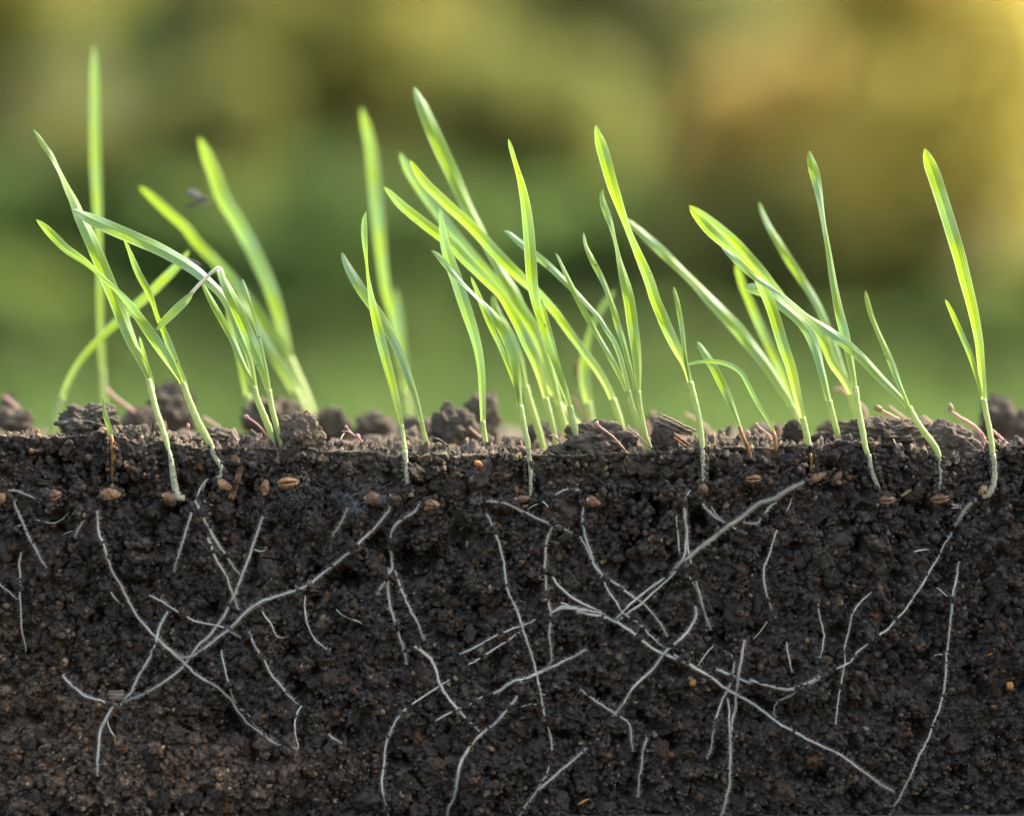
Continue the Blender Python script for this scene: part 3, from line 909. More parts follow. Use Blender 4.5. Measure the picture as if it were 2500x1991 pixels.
BLUR = [
 ('blurred low brown clod behind the first pink bent sprout', ('B', 85, 1450, 240, 160), .052, 21),
 ('blurred small dark clod under the thick pale pink sprout', ('B', 60, 1370, 120, 190), .075, 22),
 ('blurred tall pointed clod behind the pale twisted seedling', ('B', 1130, 1400, 290, 320), .062, 23),
 ('blurred low clod beside the pointed one, under the thick pale sprout', ('B', 930, 1460, 230, 190), .055, 24),
 ('blurred wide clod behind the seedling with a folded leaf', ('B', 1800, 1450, 380, 240), .056, 25),
 ('blurred dark clod behind the rounded tan-grey clod', ('B', 2140, 1470, 200, 200), .075, 26),
 ('blurred low clod behind the first pair of crossed blades', ('D', 60, 1230, 200, 220), .072, 27),
 ('blurred clod in the gap before the pair of crossed blades', ('D', 290, 1240, 260, 210), .064, 28),
 ('blurred brown clod under the pale rear stem of the crossed blades', ('D', 590, 1240, 220, 160), .070, 33),
 ('large soft-edged dark clod beside the blue-green leaning blade', ('D', 835, 1240, 300, 290), .030, 29),
 ('blurred taller clod peeping over the large soft-edged dark clod', ('D', 1020, 1210, 230, 330), .056, 30),
 ('blurred low clod at the back of the dense middle tuft', ('D', 1420, 1270, 210, 160), .045, 31),
 ('blurred pale clod behind the domed clod with pink sprouts', ('D', 2140, 1230, 170, 160), .06, 34),
 ('blurred rounded clod on the skyline near the last hooked seedling', ('F', 1985, 900, 230, 260), .062, 32),
 ('blurred dark clod at the end of the skyline', ('F', 2160, 950, 150, 190), .052, 35),
 ('blurred grey clod behind the rounded clod by the bending stem', ('F', 1450, 990, 220, 190), .045, 36),
 ('blurred low clod behind the thin pink pair beside the white speckled shoot', ('F', 900, 990, 200, 160), .05, 37),
 ('blurred flat clod behind the brown-based little blades', ('F', 330, 1060, 330, 90), .05, 38),
]
for lb, bx, d, sd in BLUR:
    bx = (bx[0], bx[1], bx[2] - bx[4] * .12, bx[3] * 1.15, bx[4] * 1.3)
    clod(lb, fbox(*bx), d, 5, sd, (1.55, 1.55, 1.48), group='blurred clods at the back of the soil')
# the far part of the block is covered with more such lumps, too soft to pick apart singly
def far_rubble():
    rng = np.random.default_rng(88)
    parts = []
    for i in range(230):
        x = (rng.random() * 2 - 1) * .19
        y = .03 + .165 * rng.random()
        r = .0012 + .0034 * rng.random() ** 2
        v, f = ICO[2]
        k = 1 + .3 * fbm3(v * 1.6 + i, i, 2)
        v = v * k[:, None] * r * np.array([1.2, 1, .8])
        parts.append((v + np.array([x, y, top_z(x, y) + r * .25]), f))
    v, f = join(parts)
    o = link_mesh('soil_crumbs', v, f, M_SOIL, SOIL, cols=np.full((len(v), 3), 1.5))
    tag(o, kind='stuff')
far_rubble()
# ------------------------------------------------------------------ seedlings
def blade(parent, pts, dep, wax=.4, seed=0, name='leaf', roll0=None, thick=.00017):
    """pts: (x, y, projected width) in photo pixels from base to tip; dep: depth at base and at tip"""
    rng = np.random.default_rng(seed)
    pts = [tuple(p) if len(p) == 3 else (*p, 4.0) for p in pts]
    L = sum(math.hypot(pts[i + 1][0] - pts[i][0], pts[i + 1][1] - pts[i][1]) for i in range(len(pts) - 1))
    n = int(np.clip(L / 9, 18, 80))
    a = hermite(pts, n)
    t = np.linspace(0, 1, n)
    seg = np.gradient(a[:, :2], axis=0)
    slant = np.abs(seg[:, 1]) / (np.hypot(seg[:, 0], seg[:, 1]) + 1e-9)     # widths were read across, not square to the blade
    w = np.clip(a[:, 2], 1.2, None) * PX * np.clip(.52 + .32 * slant, .74, .82) * (.84 if dep[0] > .05 else 1.0)
    w = w * np.clip((1 - t) / .06 + .18, 0, 1) ** .8
    w[-1] = .00008
    if n > 6: w[-2] = min(w[-2], max(w[-3] * .72, .0003))
    d = dep[0] + (dep[1] - dep[0]) * t ** 1.4
    d = d + .0012 * np.sin(t * 5 + rng.random() * 6) * t
    C = np.stack([P(a[i, 0], a[i, 1], d[i]) for i in range(n)])
    w = w * (CAM_D + d) / CAM_D
    # true width: the blade keeps its width where it merely turns edge-on
    k = max(2, n // 6)
    env = np.array([w[max(0, i - k):i + k + 1].max() for i in range(n)])
    env = np.convolve(np.pad(env, 3, mode='edge'), np.ones(7) / 7, 'valid')
    tip = np.clip((1 - t) / .16, 0, 1) ** .6
    bs = np.clip(t / .22, 0, 1)
    env = np.maximum(w, w + (env - w) * tip * bs)
    sgn = rng.choice([-1, 1])
    base_roll = (rng.random() - .5) * .7 if roll0 is None else roll0
    true = env / max(math.cos(base_roll), .5) * .97
    true = np.maximum(true, w)
    roll = np.arccos(np.clip(w / true, .12, 1)) * sgn
    roll = np.convolve(np.pad(roll, 2, mode='edge'), np.ones(5) / 5, 'valid')
    T = np.gradient(C, axis=0); T /= np.linalg.norm(T, axis=1)[:, None] + 1e-12
    ya = np.array([0., 1., 0.])
    Nn = np.cross(T, ya); Nn /= np.linalg.norm(Nn, axis=1)[:, None] + 1e-9
    Yn = np.cross(Nn, T)
    B = np.cos(roll)[:, None] * Nn + np.sin(roll)[:, None] * Yn
    F = np.cross(B, T)
    us = np.linspace(-1, 1, 13)
    curl = np.interp(t, [0, .12, .4, 1], [.42, .24, .13, .10])
    vs, uv = [], []
    for u in us:
        prof = curl * (abs(u) ** 1.5 - .35)
        keel = .05 * math.exp(-(u / .16) ** 2)
        vs.append(C + B * (u * true / 2)[:, None] + F * ((prof - keel) * true)[:, None])
        uv.append(np.stack([np.full(n, u * .5 + .5), t], 1))
    m = len(vs)
    V = np.stack(vs, 1).reshape(-1, 3); UV = np.stack(uv, 1).reshape(-1, 2)
    i = np.arange(n - 1)[:, None] * m; j = np.arange(m - 1)[None, :]
    q = np.stack([i + j, i + j + 1, i + m + j + 1, i + m + j], -1).reshape(-1, 4)
    o = link_mesh(name, V, q, M_LEAF, parent, uvs=UV)
    o['wax'] = float(np.clip(wax + rng.normal() * .06, 0, 1))
    return o

def stem(parent, name, pts, dep, mat, grow_down=0.0, sides=10, on=None, lump=.05, seed=0):
    """round stem through photo pixels (x, y, width); dep: depths at both ends, or on=outset for lying on the cut face"""
    L = sum(math.hypot(pts[i + 1][0] - pts[i][0], pts[i + 1][1] - pts[i][1]) for i in range(len(pts) - 1))
    n = int(np.clip(L / 6, 8, 60))
    a = hermite([p if len(p) == 3 else (*p, 8) for p in pts], n)
    rng = np.random.default_rng(seed + int(a[0, 0]))
    r = np.clip(a[:, 2], 2, None) * PX / 2
    if on is None:
        t = np.linspace(0, 1, n)
        C = np.stack([P(a[i, 0], a[i, 1], dep[0] + (dep[1] - dep[0]) * t[i]) for i in range(n)])
    else:
        C = on_face(a[:, 0], a[:, 1], 0, soft=True)
        C[:, 1] -= r * on
        # coming over the soil edge: a smooth line from the sheath to the face
        C[:, 1] = np.convolve(np.pad(C[:, 1], 3, mode='edge'), np.ones(7) / 7, 'valid')
        if dep is not None:
            wgt = np.clip(1 - np.arange(n) / 5.0, 0, 1)
            C[:, 1] = C[:, 1] * (1 - wgt) + dep * wgt
    if grow_down > 0:
        T = C[-1] - C[-2]; T /= np.linalg.norm(T)
        ext = np.stack([C[-1] + T * grow_down * k for k in (.5, 1)])
        C = np.concatenate([C, ext]); r = np.concatenate([r, [r[-1] * .95, r[-1] * .8]])
    r = r * (1 + lump * np.sin(np.arange(len(r)) * 1.7 + rng.random() * 6))
    v, f = tube(C, r, sides)
    return link_mesh(name, v, f, mat, parent)

def kernel_mesh(seed, shape=3):
    v, f = ICO[5 if shape > 3 else 4]
    x, y, z = v[:, 0], v[:, 1], v[:, 2]
    taper = 1 - .20 * x - .12 * x * x
    X = x * 1.0
    Y = y * .52 * taper; Z = z * .5 * taper
    # crease along the belly (towards -Y)
    g = np.exp(-(z / .16) ** 2) * np.clip(-y, 0, 1) * np.clip(1.05 - x * x, 0, 1) ** .5
    Y = Y + g * .30
    Y = Y - .05 * np.clip(-y, 0, 1) * np.exp(-((np.abs(z) - .42) / .25) ** 2)
    q = np.stack([X, Y, Z], 1)
    q *= (1 + .035 * fbm3(v * 3, seed, 3))[:, None]
    return q, f
def kernel_geo(parent, name, c, w, h, ang, belly, worn=0.0, seed=0, sink=.35):
    """c: photo pixel; w, h: length and height in pixels; belly: turn of the crease about the long axis"""
    q, f = kernel_mesh(seed)
    lw, lh = w * PX / 2, h * PX / 2
    q = q * np.array([lw, lh / .5, lh / .5])
    cb, sb = math.cos(belly), math.sin(belly)
    q = np.stack([q[:, 0], q[:, 1] * cb - q[:, 2] * sb, q[:, 1] * sb + q[:, 2] * cb], 1)
    ca, sa = math.cos(ang), math.sin(ang)
    q = np.stack([q[:, 0] * ca - q[:, 2] * sa, q[:, 1], q[:, 0] * sa + q[:, 2] * ca], 1)
    p = on_face(*c, soft=True)[0]
    p = p + np.array([0, -lh * (1 - sink) * .9, 0])
    o = link_mesh(name, q + p, f, M_KERNEL, parent)
    o['worn'] = float(worn)
    # germ: the pale embryo bump at the blunt end, and the brush of hairs at the other
    return o, p, (ca, sa), lw, lh, (cb, sb)
def kernel_extras(o, p, rot, lw, lh, bel):
    ca, sa = rot; cb, sb = bel
    v, f = ICO[3]
    g = v * np.array([lw * .24, lh * .35, lh * .42]) + np.array([-lw * .80, lh * .42, 0])
    g = np.stack([g[:, 0], g[:, 1] * cb - g[:, 2] * sb, g[:, 1] * sb + g[:, 2] * cb], 1)
    g = np.stack([g[:, 0] * ca - g[:, 2] * sa, g[:, 1], g[:, 0] * sa + g[:, 2] * ca], 1)
    link_mesh('germ', g + p, f, M_GERM, o)
def loose_kernel(label, c, w, h, ang=0, belly=0, worn=0, seed=0, sink=.62):
    o, p, rot, lw, lh, bel = kernel_geo(None, 'wheat_kernel', c, w, h, math.radians(ang), math.radians(belly), worn, seed, sink)
    tag(o, label, 'kernel', 'wheat kernels in the cut soil')
    # crease lining
    n = 14
    t = np.linspace(-.82, .82, n)
    tp = (1 - .20 * t - .12 * t * t)
    path = np.stack([t * lw, -(.54 * tp - .27 * np.clip(1.05 - t * t, 0, 1) ** .5) * lh / .5 * np.sqrt(np.clip(1 - t * t, .05, 1)), 0 * t], 1)
    cb, sb = bel; ca, sa = rot
    path = np.stack([path[:, 0], path[:, 1] * cb - path[:, 2] * sb, path[:, 1] * sb + path[:, 2] * cb], 1)
    path = np.stack([path[:, 0] * ca - path[:, 2] * sa, path[:, 1], path[:, 0] * sa + path[:, 2] * ca], 1) + p
    v, f = tube(path, lh * .085 * np.sqrt(np.clip(1 - (t / .9) ** 2, .1, 1)), 6)
    link_mesh('crease', v, f, M_CREASE, o)
    kernel_extras(o, p, rot, lw, lh, bel)
    return o

def seedling(label, base, leaves, sheath=None, under=None, kernel=None, withered=None, dep=.004, cat='seedling', group='wheat seedlings', sink=.006, dry=None):
    """leaves: list of (points tip-to-base, wax, depth at tip)"""
    b = P(*base, dep)
    root = empty('wheat_seedling', b)
    tag(root, label, cat, group)
    for i, lf in enumerate(leaves):
        pts, wax, dt = lf[:3]
        roll = lf[3] if len(lf) > 3 else None
        blade(root, [p if len(p) == 3 else (*p, 6 if i_ in (0,) else 12) for i_, p in enumerate(pts)][::-1], (dep - .0004 * i, dep + dt), wax, seed=int(base[0] * 7 + i * 13), roll0=roll)
    if dry:
        stem(root, 'dry_fold', dry, (dep - .0047, dep - .0012), M_DRY, sides=8, lump=.08)
    if sheath:
        if under:
            x, y, w_ = under[0]; sheath = [q for q in sheath if q[1] < y - 4] + [(x, y + 3, w_)]
        stem(root, 'sheath', sheath, (dep, dep if not under else -.0022), M_SHEATH, grow_down=0 if under else sink)
    if withered:
        stem(root, 'withered_stem', withered, None if (under or sheath) else dep, M_WITHER, on=.9, lump=.14)
    if under:
        stem(root, 'pale_shoot', under, -.0022 if sheath else None, M_SHOOT, on=.9, lump=.04)
    if kernel:
        c, w, h, ang, bel, worn = kernel
        k = kernel_geo(root, 'kernel', c, w, h, math.radians(ang), math.radians(bel), worn, int(c[0]), .55)
        kernel_extras(*k)
    return root

# --- front row, in focus -------------------------------------------------------------------------
seedling('little green sprout with an orange withered base on the broad flat clod', (273, 1066),
         [(fr('B', (679, 1266), (684, 1330, 22), (698, 1400, 34), (718, 1460, 40), (732, 1520, 32), (740, 1560, 26)), .3, -.001)],
         withered=fr('U1', (828, 190, 30), (838, 230, 36), (848, 290, 40), (852, 350, 36), (850, 430, 30), (846, 500, 22), (850, 555, 10)), dep=-.0012)
seedling('tall seedling whose broad green leaf narrows to a pale twisted tip', (355, 1077),
         [(fr('A', (216, 851), (245, 885, 30), (285, 950, 46), (330, 1010, 42), (370, 1080, 26), (402, 1140, 22), (440, 1225, 42), (500, 1350, 66))
           + fr('B', (520, 60, 78), (575, 180, 96), (640, 330, 108), (705, 490, 112), (770, 650, 108), (830, 800, 95), (880, 920, 78), (930, 1020, 60), (970, 1110, 46), (990, 1180, 40)), .18, .004),
          (fr('B', (918, 864), (938, 950, 30), (965, 1060, 38), (990, 1140, 40), (1005, 1210, 38)), .5, .001)],
         fr('B', (978, 1150, 42), (1000, 1240, 44), (1025, 1340, 40), (1060, 1440, 38), (1094, 1552, 36)),
         under=fr('U1', (1270, 305, 26), (1285, 360, 34), (1295, 420, 44), (1308, 520, 52), (1325, 600, 54), (1352, 660, 58), (1392, 662, 46)),
         kernel=(fr('U1', (1285, 655))[0], 42, 27, -5, 150, .1), dep=.005)
seedling('seedling with a long pale leaf bent over to one side and a thin yellow-tipped leaf', (513, 1090),
         [(fr('B', (238, 95), (262, 118, 40), (300, 155, 66), (360, 215, 76), (430, 285, 76), (500, 335, 70), (560, 378, 58), (630, 440, 44), (700, 505, 42), (770, 570, 48),
               (840, 645, 66), (910, 740, 82), (980, 835, 92), (1040, 920, 92), (1100, 1015, 80), (1150, 1095, 62), (1195, 1170, 46), (1215, 1220, 40)), .62, -.0045, .15),
          (fr('B', (815, 224), (838, 275, 26), (875, 370, 48), (925, 480, 56), (970, 560, 55), (1005, 650, 42), (1035, 745, 36), (1068, 815, 48), (1105, 900, 58), (1140, 990, 54), (1175, 1085, 46), (1205, 1150, 42), (1222, 1210, 38)), .12, .002)],
         fr('B', (1205, 1170, 44), (1225, 1235, 44), (1262, 1330, 46), (1310, 1440, 48), (1360, 1530, 50), (1398, 1590, 42)),
         under=fr('U1', (1595, 270, 42), (1612, 340, 42), (1645, 395, 40), (1668, 445, 40), (1662, 490, 40), (1630, 518, 34)),
         kernel=(fr('U1', (1690, 560))[0], 44, 26, -32, 60, .0), dep=.0012)
seedling('seedling with a long grey-green leaf arching far over to one side', (668, 1086),
         [(fr('B', (468, 30), (500, 40, 46), (570, 78, 92), (660, 120, 112), (760, 165, 118), (900, 225, 118), (1040, 285, 110), (1170, 355, 102), (1280, 425, 94), (1380, 510, 80), (1460, 590, 66),
               (1510, 680, 54), (1555, 790, 50), (1600, 900, 52), (1645, 1020, 48), (1668, 1130, 42), (1680, 1215, 38)), .72, -.003, -.2),
          (fr('B', (1322, 490), (1355, 560, 32), (1415, 675, 52), (1485, 800, 58), (1535, 895, 50), (1580, 1000, 46), (1625, 1100, 44), (1660, 1180, 42), (1678, 1230, 38)), .12, .003)],
         fr('B', (1672, 1195, 40), (1690, 1270, 42), (1730, 1370, 44), (1770, 1470, 46), (1802, 1580, 40)), dep=.0035)
seedling('seedling with a sharply folded leaf whose dry white kink hangs a green tip', (688, 1087),
         [(fr('B', (1016, 818), (1030, 818, 40), (1062, 782, 66), (1110, 735, 74), (1175, 672, 76), (1235, 610, 62), (1262, 575, 24), (1300, 535, 20), (1350, 485, 20), (1400, 440, 22), (1440, 418, 22), (1452, 445, 36),
               (1478, 510, 66), (1530, 620, 88), (1590, 760, 98), (1650, 890, 95), (1695, 990, 84), (1730, 1080, 62), (1758, 1180, 46), (1775, 1260, 40)), .15, -.0035, .1),
          (fr('B', (1593, 484), (1612, 540, 24), (1640, 630, 31), (1675, 750, 32), (1710, 890, 31), (1740, 1030, 28), (1762, 1140, 26), (1775, 1220, 24)), .5, .003)],
         fr('B', (1768, 1215, 40), (1780, 1290, 38), (1805, 1400, 38), (1830, 1490, 38), (1852, 1582, 34)), dep=.0025,
         dry=fr('B', (1258, 582, 26), (1300, 535, 24), (1350, 485, 24), (1400, 440, 26), (1438, 416, 30), (1453, 440, 38), (1462, 472, 40)))
seedling('seedling with a light green blade that narrows to a spoon-shaped tip', (990, 1104),
         [(fr('C', (256, 850), (243, 890, 36), (240, 970, 50), (243, 1060, 44), (250, 1150, 28), (260, 1270, 24))
           + fr('D', (272, 280, 40), (300, 420, 66), (340, 580, 80), (378, 740, 76), (415, 885, 68), (450, 1030, 54), (478, 1150, 40), (492, 1220, 34)), .42, -.002, .25)],
         fr('D', (485, 1180, 34), (497, 1260, 32), (505, 1330, 30), (512, 1400, 33)),
         under=fr('U2', (1195, 300, 44), (1205, 400, 42), (1212, 490, 40), (1216, 580, 34), (1195, 668, 24)), dep=.0006)
seedling('broad plain blade crossing behind the spoon-tipped blade', (1050, 1108),
         [(fr('D', (92, 42), (112, 90, 42), (160, 185, 72), (220, 285, 86), (280, 372, 86), (340, 455, 82), (395, 550, 76), (445, 645, 76), (492, 745, 70), (532, 855, 62), (572, 970, 52), (602, 1080, 42), (622, 1180, 36)), .66, .002, .2)],
         fr('D', (615, 1150, 34), (632, 1230, 34), (655, 1310, 36), (678, 1372, 34)), dep=.006)
seedling('single blue-green leaning blade with its tip behind a pale bent leaf', (1190, 1109),
         [(fr('D', (738, -248), (744, -200, 34), (750, -110, 52), (775, 10, 82), (805, 110, 92), (848, 225, 96), (888, 350, 96), (928, 475, 90), (965, 600, 76), (992, 720, 66), (1006, 830, 60), (1013, 940, 56), (1018, 1070, 50), (1022, 1180, 38)), .97, .006, -.25)],
         fr('D', (1020, 1150, 34), (1030, 1230, 34), (1042, 1310, 35), (1052, 1378, 35)), dep=.007)
seedling('seedling with a pale bent upper leaf and a straight shoot above a dull kernel', (1290, 1108),
         [(fr('D', (680, 32), (705, 45, 36), (745, 85, 52), (800, 150, 50), (860, 218, 40), (920, 275, 30), (975, 328, 28), (1020, 370, 38), (1065, 420, 56), (1115, 490, 74), (1165, 585, 82), (1208, 690, 80), (1238, 800, 74), (1254, 920, 62), (1266, 1040, 42), (1272, 1090, 38)), .3, -.003, .1),
          (fr('D', (943, 202), (965, 260, 26), (1005, 360, 46), (1048, 465, 52), (1088, 565, 42), (1128, 650, 38), (1175, 760, 36), (1218, 870, 34), (1255, 990, 30), (1268, 1070, 28)), .15, .004)],
         fr('D', (1268, 1050, 38), (1284, 1130, 36), (1302, 1230, 36), (1320, 1320, 36), (1328, 1385, 36)),
         under=fr('U3', (276, 300, 36), (285, 370, 36), (293, 440, 36), (296, 500, 34), (294, 570, 30), (292, 650, 24)),
         kernel=(fr('U3', (235, 668))[0], 40, 21, 3, 160, .75), dep=.0012)
seedling('seedling with one tall yellow-green blade standing in front of the dense middle tuft', (1416, 1107),
         [(fr('C', (1188, 373), (1198, 410, 36), (1222, 500, 34), (1248, 590, 40), (1275, 690, 60), (1297, 800, 76), (1315, 930, 88), (1328, 1060, 94), (1337, 1190, 96))
           + fr('D', (1342, 210, 90), (1355, 320, 76), (1375, 410, 66), (1402, 510, 58), (1435, 620, 54), (1472, 720, 50), (1512, 820, 52), (1550, 920, 58), (1582, 1020, 50), (1598, 1080, 42)), .12, .001, .15),
          (fr('D', (1403, 345), (1420, 420, 34), (1448, 525, 42), (1475, 625, 40), (1500, 725, 36), (1528, 825, 34), (1556, 925, 30), (1580, 1010, 26)), .4, .003)],
         fr('D', (1592, 1050, 42), (1614, 1150, 44), (1638, 1260, 44), (1662, 1368, 40)), dep=.0022)
seedling('slim seedling with one thin straight leaf and one long pale leaf leaning far back', (1574, 1083),
         [(fr('D', (1498, 46), (1525, 92, 22), (1568, 185, 34), (1620, 295, 46), (1680, 415, 52), (1742, 525, 46), (1802, 630, 40), (1862, 735, 44), (1912, 830, 44), (1952, 910, 38), (1978, 975, 34)), .1, .001),
          (fr('C', (1158, 978), (1185, 990, 38), (1235, 1030, 54), (1300, 1085, 62), (1380, 1148, 66), (1470, 1222, 62), (1560, 1310, 56), (1640, 1390, 46), (1720, 1475, 38), (1790, 1555, 36))
           + fr('D', (1830, 545, 40), (1885, 630, 40), (1925, 730, 38), (1953, 830, 38), (1970, 905, 36), (1984, 975, 34)), .8, .006, .2)],
         fr('D', (1976, 950, 36), (1998, 1040, 36), (2035, 1150, 38), (2070, 1240, 38), (2092, 1295, 36)), dep=.006)
seedling('seedling with a bright yellow-green blade that pinches below a spoon tip', (1583, 1082),
         [(fr('C', (1815, 702), (1806, 730, 30), (1812, 790, 50), (1835, 860, 58), (1862, 930, 48), (1885, 1010, 30), (1903, 1080, 30), (1920, 1160, 42), (1948, 1280, 74), (1975, 1390, 88), (1995, 1510, 92))
           + fr('D', (2008, 530, 90), (2028, 650, 84), (2042, 770, 70), (2047, 890, 52), (2045, 980, 38)), .05, .0, .1),
          (fr('C', (1682, 990), (1698, 1070, 28), (1738, 1165, 46), (1788, 1260, 48), (1828, 1345, 42), (1858, 1425, 40), (1890, 1525, 50))
           + fr('D', (1908, 520, 52), (1940, 610, 46), (1965, 700, 40), (1990, 790, 32), (2010, 870, 26), (2030, 960, 24)), .12, .003)],
         fr('D', (2043, 955, 36), (2056, 1060, 33), (2075, 1160, 32), (2095, 1250, 32), (2112, 1302, 32)), dep=.0055)
seedling('tall seedling beside the splintered wood, its shoot ending in a crushed kernel', (1716, 1085),
         [(fr('C', (1764, 283), (1770, 320, 44), (1786, 380, 78), (1815, 470, 96), (1842, 570, 92), (1872, 680, 86), (1910, 795, 70), (1946, 900, 52), (1985, 1005, 46), (2030, 1110, 60), (2078, 1220, 76), (2120, 1325, 84), (2152, 1430, 84))
           + fr('E', (42, 1265, 92), (92, 1385, 88), (140, 1490, 78), (186, 1580, 58)) + fr('F', (-58, 575, 46), (-38, 640, 40)), .1, .002, .1),
          (fr('E', (119, 1074), (138, 1145, 34), (158, 1245, 40), (178, 1370, 38), (192, 1490, 34), (205, 1580, 30)) + fr('F', (-48, 590, 28), (-35, 650, 24)), .3, .002)],
         fr('F', (-42, 625, 44), (-14, 730, 42), (12, 840, 40), (28, 940, 38), (38, 1050, 36), (42, 1110, 34)),
         under=fr('U3', (1582, 300, 40), (1592, 380, 42), (1596, 460, 42), (1590, 520, 36), (1575, 560, 28)),
         kernel=(fr('U3', (1592, 592))[0], 32, 26, -35, 40, .8), dep=.0006)
seedling('short curved blade on a thin brown stalk beside the arched thread leaf', (1815, 1085),
         [(fr('F', (4, 360), (22, 385, 40), (58, 440, 62), (112, 525, 72), (162, 625, 72), (212, 725, 66), (252, 825, 50), (278, 895, 36), (292, 940, 30)), .1, .0, .1)],
         withered=fr('F', (290, 925, 28), (308, 985, 26), (335, 1050, 26), (352, 1100, 22), (360, 1140, 14)), dep=.0)
seedling('thin grey-green leaf arched over like a thread on a brown stalk', (1893, 1095),
         [(fr('F', (-65, 512), (-30, 503, 22), (30, 495, 30), (95, 490, 36), (170, 498, 40), (240, 524, 42), (298, 568, 42), (338, 640, 38), (380, 725, 36), (425, 805, 32), (468, 870, 30), (500, 930, 30), (512, 965, 28)), .78, -.002, .1)],
         withered=fr('F', (510, 950, 28), (520, 1000, 30), (524, 1050, 26), (522, 1090, 14)), dep=.0005)
seedling('upright yellow-green blade whose thin brown foot leads to a brown kernel', (1980, 1100),
         [(fr('E', (224, 562), (248, 592, 42), (300, 645, 78), (375, 725, 88), (455, 795, 78), (535, 868, 64), (600, 930, 52), (655, 1000, 54), (702, 1080, 76), (750, 1180, 88), (790, 1290, 92), (822, 1400, 92), (852, 1500, 86))
           + fr('F', (612, 510, 78), (640, 620, 72), (665, 730, 62), (690, 820, 48), (705, 880, 42)), .15, .003, .1)],
         fr('F', (700, 860, 42), (720, 950, 42), (738, 1030, 42), (752, 1105, 38)),
         withered=fr('U4', (548, 330, 24), (556, 385, 20), (548, 440, 18), (545, 485, 16)),
         kernel=(fr('U4', (598, 505))[0], 52, 23, 22, 150, .35), dep=.001)
seedling('blue-green blade with its tip bent over sideways', (2053, 1105),
         [(fr('E', (582, 1078), (610, 1080, 70), (660, 1092, 96), (725, 1115, 98), (800, 1172, 92), (870, 1230, 86), (945, 1295, 88), (1000, 1362, 90), (1040, 1440, 86), (1072, 1530, 76))
           + fr('F', (812, 490, 68), (838, 590, 62), (860, 690, 54), (878, 770, 42)), .98, .004, -.2)],
         fr('F', (872, 745, 42), (895, 840, 41), (922, 940, 40), (945, 1040, 40), (952, 1105, 38)), dep=.0065)
seedling('seedling whose longest leaf sweeps diagonally over its neighbours, shoot bending towards a striped kernel', (2292, 1108),
         [(fr('E', (434, 822), (458, 838, 40), (510, 882, 56), (580, 950, 60), (650, 1010, 56), (730, 1065, 48), (815, 1120, 44), (910, 1192, 44), (1000, 1270, 52), (1090, 1332, 72), (1180, 1395, 88), (1270, 1468, 94), (1360, 1545, 86))
           + fr('F', (1165, 545, 82), (1245, 628, 74), (1320, 702, 60), (1380, 772, 46), (1415, 825, 40)), .35, -.003, .2),
          (fr('F', (1112, 24), (1124, 80, 36), (1150, 180, 42), (1190, 280, 40), (1240, 395, 50), (1288, 510, 54), (1330, 620, 46), (1368, 710, 34), (1400, 790, 28)), .12, .003)],
         fr('F', (1398, 790, 42), (1440, 868, 42), (1495, 950, 42), (1550, 1020, 42), (1588, 1085, 40), (1603, 1150, 34)),
         under=fr('U4', (1520, 370, 36), (1526, 430, 36), (1530, 500, 34), (1522, 560, 34), (1518, 610, 30)), dep=.0)
seedling('tall slim seedling with a rounded pale tip and a white speckled shoot', (2110, 1080),
         [(fr('E', (1013, 180), (1018, 215, 54), (1034, 280, 80), (1058, 370, 80), (1080, 470, 66), (1098, 580, 50), (1115, 690, 44), (1140, 830, 48), (1160, 960, 58), (1185, 1110, 66), (1215, 1260, 76), (1245, 1380, 78), (1272, 1490, 70))
           + fr('F', (1020, 500, 62), (1038, 600, 50), (1048, 690, 42)), .45, .003, .15)],
         fr('F', (1045, 660, 44), (1060, 770, 42), (1080, 880, 42), (1098, 970, 42), (1110, 1045, 38)),
         under=fr('U4', (985, 335, 34), (1000, 420, 38), (1022, 490, 38), (1050, 560, 32), (1072, 600, 22)), dep=.002)
seedling('single tall seedling at the end of the row, its shoot hooked round into a kernel', (2427, 1100),
         [(fr('E', (1773, 165), (1782, 205, 60), (1802, 265, 92), (1838, 355, 110), (1872, 460, 106), (1905, 565, 106), (1942, 680, 110), (1974, 790, 106), (2004, 900, 96), (2032, 1015, 90), (2062, 1130, 82), (2090, 1245, 76), (2112, 1360, 66), (2130, 1470, 60))
           + fr('F', (1866, 460, 58), (1878, 570, 58), (1888, 670, 52), (1895, 765, 42)), .2, .002, .1),
          (fr('F', (1638, 80), (1662, 130, 26), (1705, 225, 40), (1755, 335, 46), (1798, 440, 42), (1832, 545, 34), (1858, 640, 28), (1880, 720, 24)), .05, .002)],
         fr('F', (1892, 740, 40), (1906, 830, 39), (1926, 920, 38), (1940, 1010, 38), (1948, 1080, 38)),
         under=fr('U4', (1915, 330, 44), (1928, 420, 46), (1930, 500, 48), (1915, 580, 50), (1885, 635, 50), (1838, 650, 42)),
         kernel=(fr('U4', (1850, 600))[0], 30, 24, 60, 90, .1), dep=.0004)

